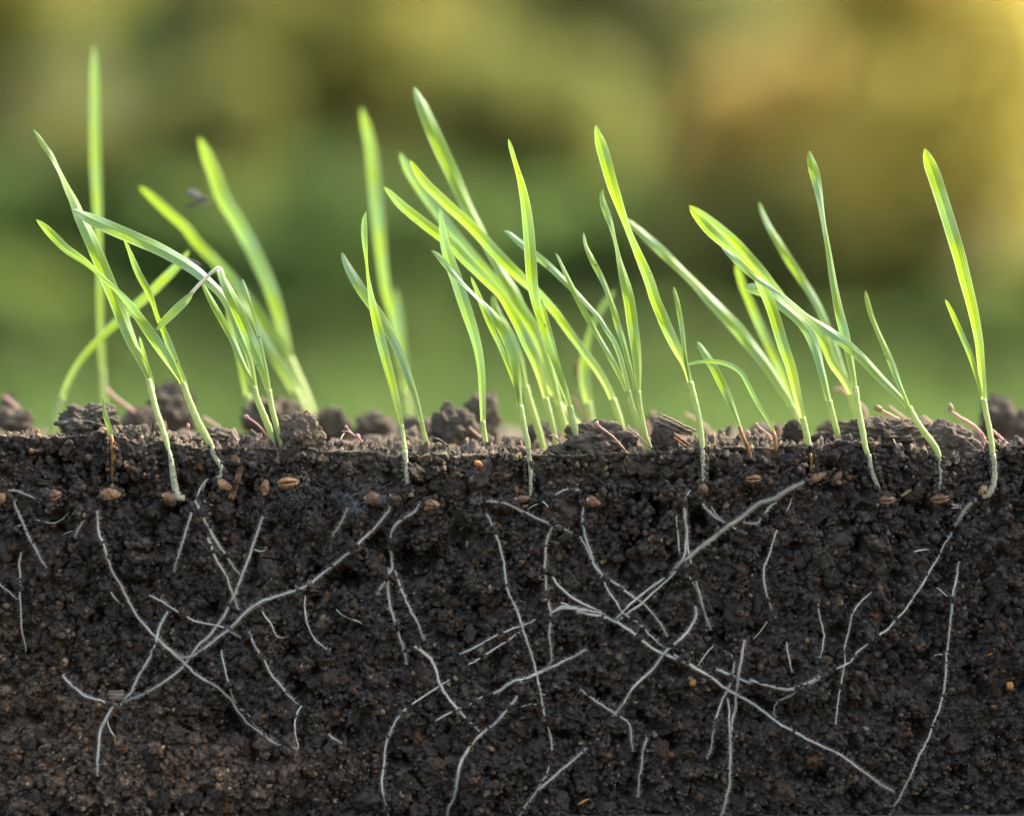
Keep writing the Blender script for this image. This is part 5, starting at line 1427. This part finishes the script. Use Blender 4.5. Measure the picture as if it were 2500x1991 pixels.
root('long bowed root below the cross running off the bottom edge', L2((1200, 728), (1150, 805), (1100, 892), (1060, 982), (1035, 1152), (1024, 1302), (1040, 1422), (1078, 1550)), 6.5, .3, .9)
root('thin straight root making the lower arm of the cross', L2((1425, 826), (1560, 762), (1690, 702), (1788, 642)), 5.5, .15, .4)
root('thick fuzzy root rising from its white tip across the very long one', L2((1858, 622), (1950, 572), (2005, 542), (2150, 490)) + L3((330, 472), (450, 422), (580, 362), (712, 288)), 9, .2, 1.5, (), .0004)
root('thick bluish hairy root curving down to the bottom edge', L2((2070, 535), (2040, 632), (1990, 722), (1900, 822), (1780, 922), (1690, 1012), (1620, 1132), (1590, 1272), (1568, 1400), (1530, 1460), (1515, 1550)), 8.5, .12, 1.6)
root('tiny white root end below the dark gap', L2((625, 925), (680, 972), (740, 1014)), 4.5, .05, .8)
root('tiny pale rootlet above the longest root', L3((1672, 258), (1600, 342), (1548, 422)), 4, .35, .3)
root('fine root trailing down from the mould', U2((765, 735), (720, 842), (648, 945)), 4, .15, 1.6)
root('short pale rootlet under the brown kernel', U4((416, 662), (392, 720), (363, 772)), 4, .6, .2)
root('pale straw-like rootlet beside the dusty clump', L3((2072, 78), (2020, 150), (1968, 222)), 4, .8, .1)
root('bluish rootlet in the slit under the hooked seedling', U4((1330, 1064), (1385, 1050), (1442, 1045)), 4.5, .1, .2)
root('short rootlets beside the dark striped kernel', U4((1595, 690), (1650, 720), (1715, 735)), 5, .5, .5, [(U4((1605, 748), (1660, 740), (1710, 745)), 4)])

# ------------------------------------------------------------------ mould threads
def mould(label, spots, seed):
    rng = np.random.default_rng(seed)
    parts = []
    for (px, py, rad, n) in spots:
        for _ in range(n):
            a = rng.random() * 6.283; q = rad * rng.random() ** .7
            x, y = px + math.cos(a) * q, py + math.sin(a) * q * .8
            m = 8
            b = rng.random() * 6.283
            path = []
            for k in range(m):
                path.append((x, y)); b += rng.normal() * .8
                x += math.cos(b) * rad * .12; y += math.sin(b) * rad * .12
            path = np.array(path)
            C = on_face(path[:, 0], path[:, 1], .0010 + .0010 * rng.random(), soft=True)
            C[:, 1] -= np.abs(np.sin(np.linspace(0, 3.1, m))) * .0006 * rng.random()
            parts.append(tube(C, np.full(m, .00002), 3))
    v, f = join(parts)
    o = link_mesh('mould', v, f, M_MOULD)
    tag(o, label, 'mould', None, 'stuff')
mould('white fluffy mould threads round the reddish kernel', [(720, 1195, 60, 50), (868, 1240, 26, 110), (905, 1200, 40, 45), (935, 1220, 18, 60), (840, 1215, 24, 60)], 5)
mould('small white tuft of mould in the dark gap', [(1163, 1219, 16, 70)], 6)
mould('thin grey veil of mould threads below the upright kernel', [(640, 1240, 30, 34)], 7)
mould('grey mould spot on the dark kernel', [(112, 1200, 12, 60)], 8)

# ------------------------------------------------------------------ pink-stemmed weed sprouts
def sprout(label, stems, d, w=6.0, pale=False, tips=(), group='small pink sprouts'):
    p0 = stems[0][-1]
    rt = empty('pink_sprout', P(p0[0], p0[1], d))
    tag(rt, label, 'sprout', group)
    for k, st in enumerate(stems):
        pts = [(q[0], q[1], (q[2] if len(q) > 2 else w) * (.66 if d < .02 else .52)) for q in st]
        stem(rt, 'stalk', pts, (d - .001 * k, d - .001 * k), M_PINKPALE if (pale or k) else M_PINK, grow_down=.003 if k == 0 else 0, sides=8, lump=.12, seed=k)
    for (x, y, rw, rh, ang) in tips:
        v, f = ICO[3]
        v = v * np.array([rw * PX, min(rw, rh) * PX, rh * PX]) * (1 + .12 * fbm3(v * 2, int(x), 2))[:, None]
        c, s = math.cos(ang), math.sin(ang)
        v = np.stack([v[:, 0] * c - v[:, 2] * s, v[:, 1], v[:, 0] * s + v[:, 2] * c], 1)
        link_mesh('seed_leaf', v + P(x, y, d - .0005), f, M_BUD if pale else M_PINK, rt)
def sB(*p): return fr('B', *p)
def sD(*p): return fr('D', *p)
def sF(*p): return fr('F', *p)
sprout('pink sprout with a knobbed tip leaning by the folded-leaf seedling', [sB((1628, 1398, 22), (1680, 1432, 18), (1725, 1475, 20), (1760, 1530, 22), (1782, 1580, 22)), sB((1650, 1475, 20), (1700, 1520, 22), (1740, 1560, 22))], .004, tips=[(*sB((1622, 1392))[0], 7, 5, -.5)])
sprout('tiny pink sprout with a fat top beside the curling tall seedling', [sB((1240, 1455, 22), (1238, 1490, 14), (1252, 1520, 14), (1264, 1545, 14))], .005, tips=[(*sB((1238, 1456))[0], 4.5, 8, 0)])
sprout('thin pale pink spike on the bare edge before the pink knobbed sprout', [sB((1522, 1475, 8), (1538, 1515, 14), (1575, 1560, 16))], .006, pale=True)
sprout('pair of thin pink stalks with forked tips lying on the bare soil edge', [sD((122, 1185, 16), (150, 1225, 20), (210, 1270, 18), (265, 1320, 18), (290, 1362, 18)), sD((195, 1250, 16), (240, 1300, 16), (315, 1362, 16)), sD((92, 1218, 10), (135, 1220, 12), (160, 1235, 12))], .004, tips=[(*sD((200, 1250))[0], 7, 5, -.7), (*sD((122, 1190))[0], 4, 5, .6)])
sprout('short stalk with a pale green bud on the soil edge before the large soft clod', [sD((735, 1315, 20), (765, 1340, 18), (805, 1382, 20))], .004, pale=True, tips=[(*sD((730, 1308))[0], 8.5, 7, -.6)])
sprout('tiny forked red sprout touching the straight-shoot seedling', [sD((1270, 1280, 12), (1280, 1315, 16), (1315, 1345, 18)), sD((1238, 1322, 8), (1262, 1316, 12), (1285, 1322, 12))], .004)
sprout('pale sprout with a thin root tail below the edge before the yellow-green blade', [sD((1478, 1238, 16), (1500, 1258, 22), (1535, 1300, 20), (1572, 1362, 20)), sD((1455, 1245, 8), (1480, 1248, 12))], .003, pale=True)
sprout('pink-tipped pale stalk lying across the front of the domed clod', [sD((1764, 1160, 22), (1785, 1185, 22), (1830, 1218, 18), (1875, 1252, 18), (1915, 1295, 18))], -.0005, tips=[(*sD((1768, 1168))[0], 5, 7, -.5)])
sprout('pink-tipped stalk leaning over the shoulder of the domed clod to the slim pair', [sD((1972, 1172, 12), (1990, 1205, 18), (2030, 1235, 18), (2080, 1282, 18)), sD((1960, 1196, 8), (1985, 1200, 12))], .003)
sprout('pale forked sprout beside the brown foot of the thread-like arched leaf', [sF((392, 905, 26), (430, 938, 22), (468, 965, 22), (500, 1000, 22), (520, 1030, 20)), sF((372, 915, 10), (400, 918, 14))], .007, pale=True, tips=[(*sF((396, 908))[0], 6, 5, -.6)])
sprout('pale pink sprout between the two brown-footed blades', [sF((338, 955, 22), (355, 990, 26), (390, 1015, 24), (425, 1045, 22))], .008, tips=[(*sF((338, 960))[0], 6, 7, .2)])
sprout('large pink-headed stalk leaning before the large rugged clod', [sF((1185, 792, 40), (1225, 815, 30), (1290, 850, 32), (1350, 885, 34), (1395, 925, 34), (1430, 990, 34), (1470, 1060, 34), (1495, 1100, 30)), sF((1398, 890, 14), (1395, 930, 22))], .009, tips=[(*sF((1195, 800))[0], 12, 8, -.35)], pale=True)
sprout('soft grey-pink stalk just beyond the large pink-headed one', [sF((1265, 785, 34), (1320, 825, 32), (1390, 880, 34), (1450, 945, 34), (1500, 1030, 32))], .03, pale=True)
sprout('blurred pink stub next to the bending stem', [sF((1490, 850, 34), (1530, 880, 36), (1590, 930, 36), (1640, 985, 34))], .032)
sprout('soft forked pink sprout leaning in front of the skyline clod', [sF((1668, 762, 24), (1680, 815, 32), (1720, 850, 34), (1790, 890, 36), (1850, 935, 34), (1900, 1000, 32)), sF((1632, 815, 14), (1665, 818, 20), (1690, 828, 20))], .014, pale=True, tips=[(*sF((1675, 800))[0], 7, 11, .1)])
sprout('red bristly sprout clasping the base of the last stem', [sF((1868, 975, 14), (1880, 960, 18), (1895, 1000, 20), (1930, 1040, 20)), sF((1960, 1010, 18), (1990, 1040, 18), (2020, 1078, 16))], .002)
sprout('reddish stalk lying beyond the last stem', [sF((1945, 940, 26), (1990, 980, 30), (2030, 1020, 34), (2070, 1050, 30)), sF((1995, 965, 10), (1998, 990, 14))], .009)
sprout('blurred pink and grey sprout bent over behind the soft long blade', [sF((905, 675, 40), (950, 670, 34), (1000, 715, 40), (1060, 760, 44), (1105, 800, 44), (1122, 870, 40), (1115, 960, 38)), sF((950, 655, 24), (970, 680, 30))], .04)
sprout('thick blurred pale pink sprout behind the short sprout and broad clod', [sB((705, 1205, 40), (740, 1250, 44), (800, 1300, 46), (870, 1350, 46), (930, 1415, 46), (970, 1500, 42))], .052, w=17)
sprout('blurred pinkish bent stalk over the low brown clod', [sB((20, 1255, 46), (70, 1290, 40), (120, 1340, 40), (165, 1400, 40), (190, 1480, 38))], .06)
sprout('blurred pink stub by the low dark clod of the curled seedling', [sB((1335, 1395, 40), (1380, 1425, 36), (1440, 1465, 36), (1480, 1530, 34))], .045)
sprout('blurred grey-pink stalk within the middle tuft', [sD((1610, 985, 30), (1640, 1030, 34), (1680, 1100, 36), (1720, 1190, 36)), sD((1640, 940, 14), (1625, 985, 20))], .05)
sprout('blurred pale bent sprout behind the brown-footed blades', [fr('U3', (1450, 25, 46), (1500, 60, 44))[0], ] and [fr('U3', (1450, 25, 46), (1520, 65, 42), (1590, 110, 42), (1650, 170, 44), (1700, 245, 44))], .05, pale=True)
sprout('blurred pinkish sprout above the splintered wood', [fr('U3', (1215, 0, 34), (1225, 60, 34), (1240, 130, 36), (1255, 220, 34))], .06, pale=True)
sprout('soft pink stalk lying before the large soft-edged dark clod', [sD((930, 1190, 24), (990, 1245, 30), (1060, 1290, 34), (1120, 1330, 34), (1170, 1375, 30))], .022)
sprout('soft greenish-pink stalks lying low behind the forked pink pair', [sD((20, 1275, 50), (90, 1290, 44), (200, 1310, 44), (330, 1350, 40)), sD((210, 1290, 40), (300, 1300, 36), (370, 1335, 36))], .03, pale=True)
sprout('blurred pale pink knob at the back beside the slim pair', [sD((2095, 1150, 40), (2110, 1200, 40), (2130, 1270, 40))], .055, pale=True)

# ------------------------------------------------------------------ wood, twig, husks
def splinter(name, label, pts, half_w, half_t, d, mat, seed, onf=False, jag=.35, fibres=7):
    """splintered piece: several wood fibres of different length lying together; one body with separate fibre parts"""
    rng = np.random.default_rng(seed)
    a = np.array(pts, float)
    base = P(a[:, 0].mean(), a[:, 1].mean(), d) if not onf else on_face(a[:, 0].mean(), a[:, 1].mean())[0]
    rt = empty(name, base)
    tag(rt, label, 'wood chip' if 'chip' in name or 'wood' in name else name.split('_')[-1])
    A, B = a[0], a[-1]
    ax = (B - A) / np.hypot(*(B - A)); nx = np.array([-ax[1], ax[0]])
    Lg = np.hypot(*(B - A))
    for k in range(fibres):
        o = (k + .5) / fibres * 2 - 1
        s0, s1 = rng.random() * jag * Lg * (.2 + abs(o)), Lg * (1 - rng.random() * jag * (.3 + max(o, 0) * 1.3))
        n = 12
        s = np.linspace(s0, s1, n)
        q = A + ax * s[:, None] + nx * (o * half_w + rng.normal(size=n) * half_w * .05)[:, None]
        if onf:
            C = on_face(q[:, 0], q[:, 1], .0006, soft=True)
        else:
            C = np.stack([P(x, y, d + .0006 * math.sin(k * 2.1)) for x, y in q])
        r = half_w / fibres * 1.45 * PX * (1 + .15 * rng.normal(size=n)) * np.clip(np.minimum(np.arange(n), np.arange(n)[::-1]) / 2 + .35, 0, 1)
        v, f = tube(C, np.maximum(r, .00012), 7)
        link_mesh('wood_fibre', v, f, mat, rt)
    return rt
splinter('splintered_wood', 'grey-brown splintered piece of wood resting on the blocky clod', fr('U3', (1222, 48), (1545, 200)), 13, 5, .002, M_CHIP, 3)
splinter('splintered_wood', 'thin brown splinter under the splintered piece of wood', fr('U3', (1300, 150), (1500, 285)), 6, 3, .003, M_TWIG, 4, fibres=3)
splinter('brown_twig', 'short stout brown twig beside the curled-shoot kernel', fr('U1', (1815, 425), (1735, 680)), 7.5, 5, 0, M_TWIG, 5, onf=True, jag=.06, fibres=4)
splinter('wood_chip', 'small square brown wood chip where several roots meet', fr('L1', (808, 640), (940, 632)), 12, 6, 0, M_CHIP, 6, onf=True, jag=.1, fibres=6)
def bit(name, label, cat, c, w, h, ang, mat, seed, out=.0004):
    v, f = ICO[3]
    v = v * np.array([1, .8, 1]) * (1 + .25 * fbm3(v * 1.8, seed, 3))[:, None]
    v = v * np.array([w * PX / 2, min(w, h) * PX / 2, h * PX / 2])
    c_, s = math.cos(ang), math.sin(ang)
    v = np.stack([v[:, 0] * c_ - v[:, 2] * s, v[:, 1], v[:, 0] * s + v[:, 2] * c_], 1)
    o = link_mesh(name, v + on_face(*c, out, soft=True)[0], f, mat)
    return tag(o, label, cat)
bit('orange_husk', 'thin orange husk fragment near the end of the cut', 'husk', fr('L4', (1925, 300))[0], 34, 8, .75, M_ORANGE, 1)
bit('ochre_pebble', 'round ochre pebble below the orange husk', 'pebble', fr('L4', (2050, 565))[0], 18, 22, .2, M_ORANGE, 2)
bit('pale_husk', 'narrow pale husk low down by the very long hanging root', 'husk', fr('L4', (1240, 1120))[0], 8, 26, .25, M_BUD, 3)
bit('rusty_pebble', 'rusty red pebble close under the longest root', 'pebble', fr('L3', (1515, 540))[0], 17, 17, .2, M_ORANGE, 4)
bit('orange_splinter', 'tiny orange splinter low in the middle of the cut', 'splinter', fr('L3', (690, 1435))[0], 30, 7, .5, M_ORANGE, 5)
bit('ochre_fragment', 'dull ochre fragment by the dark striped kernel', 'husk', fr('U4', (1270, 625))[0], 32, 8, .6, M_BUD, 6)
bit('dry_husk', 'orange-brown crumbly fragment just under the top edge by the straight shoot', 'husk', fr('U2', (1750, 405))[0], 26, 14, -.5, M_ORANGE, 7, -.0002)
bit('pale_flake', 'pale flake by the orange withered sprout', 'flake', fr('U1', (780, 145))[0], 18, 8, -.4, M_PINKPALE, 8, .0005)
# fluff caught on the arching leaf and a fine straw between the brown-footed blades
def fluff():
    rng = np.random.default_rng(4)
    parts = []
    for k in range(9):
        a = hermite([(x + rng.normal() * 2, y + rng.normal() * 3) for x, y in fr('B', (1130 + 20 * k, 318 + 9 * k), (1180 + 18 * k, 335 + 6 * k), (1230 + 11 * k, 345 + 8 * k))], 14)
        parts.append(tube(np.stack([P(x, y, .0005) for x, y in a]), np.full(14, .00003), 4))
    v, f = join(parts)
    o = link_mesh('white_fluff', v, f, M_MOULD)
    tag(o, 'wisp of white fluff caught on the arching grey-green leaf', 'fluff')
fluff()
def straw():
    a = hermite(fr('F', (330, 992), (420, 1000), (510, 1003)), 10)
    v, f = tube(np.stack([P(x, y, .006) for x, y in a]), np.full(10, .00022), 6)
    o = link_mesh('straw_piece', v, f, M_PINKPALE)
    tag(o, 'fine pale straw stretched between the two brown-footed blades', 'straw')
straw()

def straw_bits():
    rng = np.random.default_rng(31)
    for k in range(14):
        x = (rng.random() * 2 - 1) * .13; y = .004 + .03 * rng.random()
        a_ = rng.random() * 3.14; L = .003 + .005 * rng.random()
        t = np.linspace(-.5, .5, 8)
        q = np.stack([x + np.cos(a_) * L * t, y + np.sin(a_) * L * t * .5, 0 * t], 1)
        z0 = max(top_z(p_[0], max(p_[1], .001)) for p_ in q)
        q[:, 2] = z0 + .0002 + t * L * .35 * rng.choice([-1, 1]) + .0012 * (.25 - t * t) + L * .12
        v, f = tube(q, .00019 * np.clip((.5 - np.abs(t)) * 6 + .4, 0, 1), 6)
        o = link_mesh('straw_bit', v, f, M_PINKPALE if k % 3 else M_CHIP)
        tag(o, 'thin dry straw bit lying on the soil surface', 'straw', 'dry straw bits on the soil')
straw_bits()

# ------------------------------------------------------------------ gnat in the air and a husk on the tuft
def gnat():
    d = .062
    c = P(*fr('A', (1300, 1318))[0], d)
    rt = empty('gnat', c)
    tag(rt, 'small grey gnat flying between the two blurred leaning blades', 'gnat')
    s = .0058
    a = np.linspace(0, 1, 14)
    path = np.stack([(a - .5) * 1.15, 0 * a, -.28 + a * .46 - .18 * (a - .5) ** 2], 1) * s + c
    rad = np.interp(a, [0, .1, .35, .55, .62, .75, .86, .92, 1], [.02, .07, .09, .075, .05, .12, .08, .075, .015]) * s
    v, f = tube(path, rad, 8)
    link_mesh('body', v, f, M_GNAT, rt)
    for sg in (-1, 1):
        n = 9
        t = np.linspace(0, 1, n)
        rootp = path[9] + np.array([0, sg * .05 * s, .08 * s])
        tipv = np.array([-.75 if sg < 0 else .05, sg * .35, .34 if sg < 0 else -.62]) * s
        side = np.array([.25, 0, .9 if sg < 0 else .2]) * s
        wd = .19 * np.sin(np.pi * np.clip(t * .9 + .06, 0, 1)) ** .7
        lo = rootp + tipv * t[:, None] - side * wd[:, None]
        up = rootp + tipv * t[:, None] + side * wd[:, None]
        th_ = np.array([0, .006 * s, 0])
        V = np.concatenate([lo - th_, up - th_, up + th_, lo + th_])
        F = []
        for r0, r1 in ((0, 1), (1, 2), (2, 3), (3, 0)):
            for i in range(n - 1):
                F.append([r0 * n + i, r0 * n + i + 1, r1 * n + i + 1, r1 * n + i])
        link_mesh('wing', V, np.array(F), M_WING, rt)
    for k in range(6):
        p0 = path[8 + k // 2 * 1]
        sg = -1 if k % 2 else 1
        m = p0 + np.array([(k // 2 - 1) * .18, sg * .12, -.22]) * s
        e = p0 + np.array([(k // 2 - 1) * .38, sg * .2, -.55]) * s
        v, f = tube(np.array([p0, m, e]), np.array([.014, .012, .008]) * s, 5)
        link_mesh('leg', v, f, M_GNAT, rt)
gnat()
def dark_husk():
    v, f = ICO[3]
    v = v * np.array([5.5, 4, 19]) * PX * (1 + .25 * fbm3(v * 2.2, 6, 3))[:, None]
    o = link_mesh('dark_husk', v + P(*fr('D', (1636, 812))[0], .0445), f, M_TWIG)
    tag(o, 'dark dried husk stuck to the short blade that curves the opposite way', 'husk')
dark_husk()

# ------------------------------------------------------------------ lumps of soil that stand out of the face, and loose crumbs
def lumps():
    rng = np.random.default_rng(21)
    protos = []
    for k in range(12):
        v, f = clod_shape(4, 300 + k, 120, 1.5)
        g = .55 + .45 * rng.random()
        tn = (1.25 * g, 1.02 * g, .86 * g) if k == 0 else (g * 1.04, g, g * .95)
        o = link_mesh('soil_lump', (v - v.mean(0)) * .002 + np.array(SOIL.location), f, M_SOIL, SOIL, cols=np.full((len(v), 3), tn))
        protos.append(o)
    avoid = np.concatenate(ROOT_PX)
    kp = [(c[0], c[1]) for c in fr('U1', (418, 638), (835, 632), (1285, 655), (1690, 560), (1997, 578)) + fr('U2', (322, 548), (955, 660), (1405, 706))
          + fr('U3', (768, 692), (1297, 625), (235, 668), (1592, 592)) + fr('U4', (124, 517), (598, 505), (752, 500), (1128, 675), (1528, 665), (1850, 600))]
    shoots = [(365 + k * 3, 1100 + 20 * k) for k in range(6)] + [(525 + k * 4, 1100 + 15 * k) for k in range(6)] + [(275, 1080 + 15 * k) for k in range(9)] \
        + [(990 + k, 1110 + 17 * k) for k in range(8)] + [(1292, 1110 + 17 * k) for k in range(8)] + [(1716, 1100 + 15 * k) for k in range(8)] \
        + [(2125 + 5 * k, 1110 + 14 * k) for k in range(8)] + [(2295, 1120 + 14 * k) for k in range(8)] + [(2424 - k * 3, 1110 + 15 * k) for k in range(9)] + [(1977, 1105 + 15 * k) for k in range(5)]
    kern = np.array(kp + shoots)
    placed = []
    n = 0
    while n < 250:
        px, py = rng.random() * 2500, 1115 + rng.random() * 870
        r = 9 + 27 * rng.random() ** 2.6
        if (np.hypot(avoid[:, 0] - px, avoid[:, 1] - py) < r * .9 + 5).any(): continue
        if (np.hypot(kern[:, 0] - px, kern[:, 1] - py) < r + 26).any(): continue
        if any(math.hypot(px - a, py - b) < (r + c) * .8 for a, b, c in placed): continue
        placed.append((px, py, r))
        src = protos[n % 12]
        o = src if n < 12 else src.copy()
        if n >= 12:
            COL.objects.link(o)
            o.parent = SOIL
        p = on_face(px, py, -r * PX * .5, soft=True)[0]
        o.location = Vector(p) - SOIL.location
        s = r * PX / 1.15 / .002
        o.scale = (s * (.85 + .4 * rng.random()), s * .8, s * (.75 + .35 * rng.random()))
        o.rotation_euler = tuple(rng.random(3) * 6.283)
        n += 1
lumps()
def crumbs():
    rng = np.random.default_rng(5)
    v0, f0 = ICO[1]
    kern_px = fr('U1', (8, 662), (418, 638), (835, 632), (1285, 655), (1690, 560), (1997, 578)) + fr('U2', (322, 548), (955, 660), (1130, 660), (1405, 706)) \
        + fr('U3', (768, 692), (1297, 625), (235, 668), (1592, 592)) + fr('U4', (124, 517), (598, 505), (752, 500), (1128, 675), (1528, 665), (1850, 600))
    shoot_px = [(362 + k * 2.6, 1092 + 17 * k) for k in range(7)] + [(520 + k * 4, 1092 + 13 * k) for k in range(6)] + [(271 + .5 * k, 1075 + 15 * k) for k in range(7)] \
        + [(990 + k, 1112 + 15 * k) for k in range(7)] + [(1289 + k, 1112 + 16 * k) for k in range(7)] + [(1714 + k * .5, 1098 + 13 * k) for k in range(7)] \
        + [(2122 + 4.5 * k, 1112 + 12 * k) for k in range(7)] + [(2294, 1122 + 12 * k) for k in range(7)] + [(2424 + k, 1106 + 12 * k) for k in range(7)]
    vs, cs = [], []
    n = 5800
    for i in range(n):
        r = .00022 + .0007 * rng.random() ** 3
        if i < 3600:
            px, py = -20 + rng.random() * 2540, 1100 + rng.random() * 900
            p = on_face(px, py, r * .1, soft=False)[0]
        elif i < 4800:
            kx, ky = kern_px[i % len(kern_px)]
            a_ = rng.random() * 6.283
            p = on_face(kx + math.cos(a_) * 24 * (.8 + .5 * rng.random()), ky + math.sin(a_) * 14 * (.8 + .6 * rng.random()), .0003 + r * .5, soft=True)[0]
        elif i < 5300:
            kx, ky = shoot_px[i % len(shoot_px)]
            p = on_face(kx + (7 + 4 * rng.random()) * rng.choice([-1, 1]), ky + 14 * (rng.random() - .5), .0004 + r * .6, soft=True)[0]
        elif i < 5600:
            x = (rng.random() * 2 - 1) * .145; y = .0004 + .004 * rng.random()
            p = np.array([x, y, top_z(x, y) + r * .4])
        else:
            x = (rng.random() * 2 - 1) * .15; y = .0005 + .03 * rng.random() ** 2
            p = np.array([x, y, top_z(x, y) + r * .5])
        k = 1 + .28 * rng.normal(size=len(v0))
        vs.append(v0 * np.clip(k, .5, 1.5)[:, None] * r + p)
        g = .7 + .7 * rng.random()
        t = (1.9 * g, 1.3 * g, .8 * g) if rng.random() < .04 else ((3.2 * g, 2.8 * g, 2.2 * g) if rng.random() < .03 else (g, g, g))
        if i >= 4800: t = tuple(1.25 * q for q in t)
        cs.append(np.tile(np.array(t), (len(v0), 1)))
    f = (f0[None] + (np.arange(n) * len(v0))[:, None, None]).reshape(-1, 3)
    o = link_mesh('loose_crumbs', np.concatenate(vs), f, M_SOIL, SOIL, cols=np.concatenate(cs))
    tag(o, kind='stuff')
crumbs()
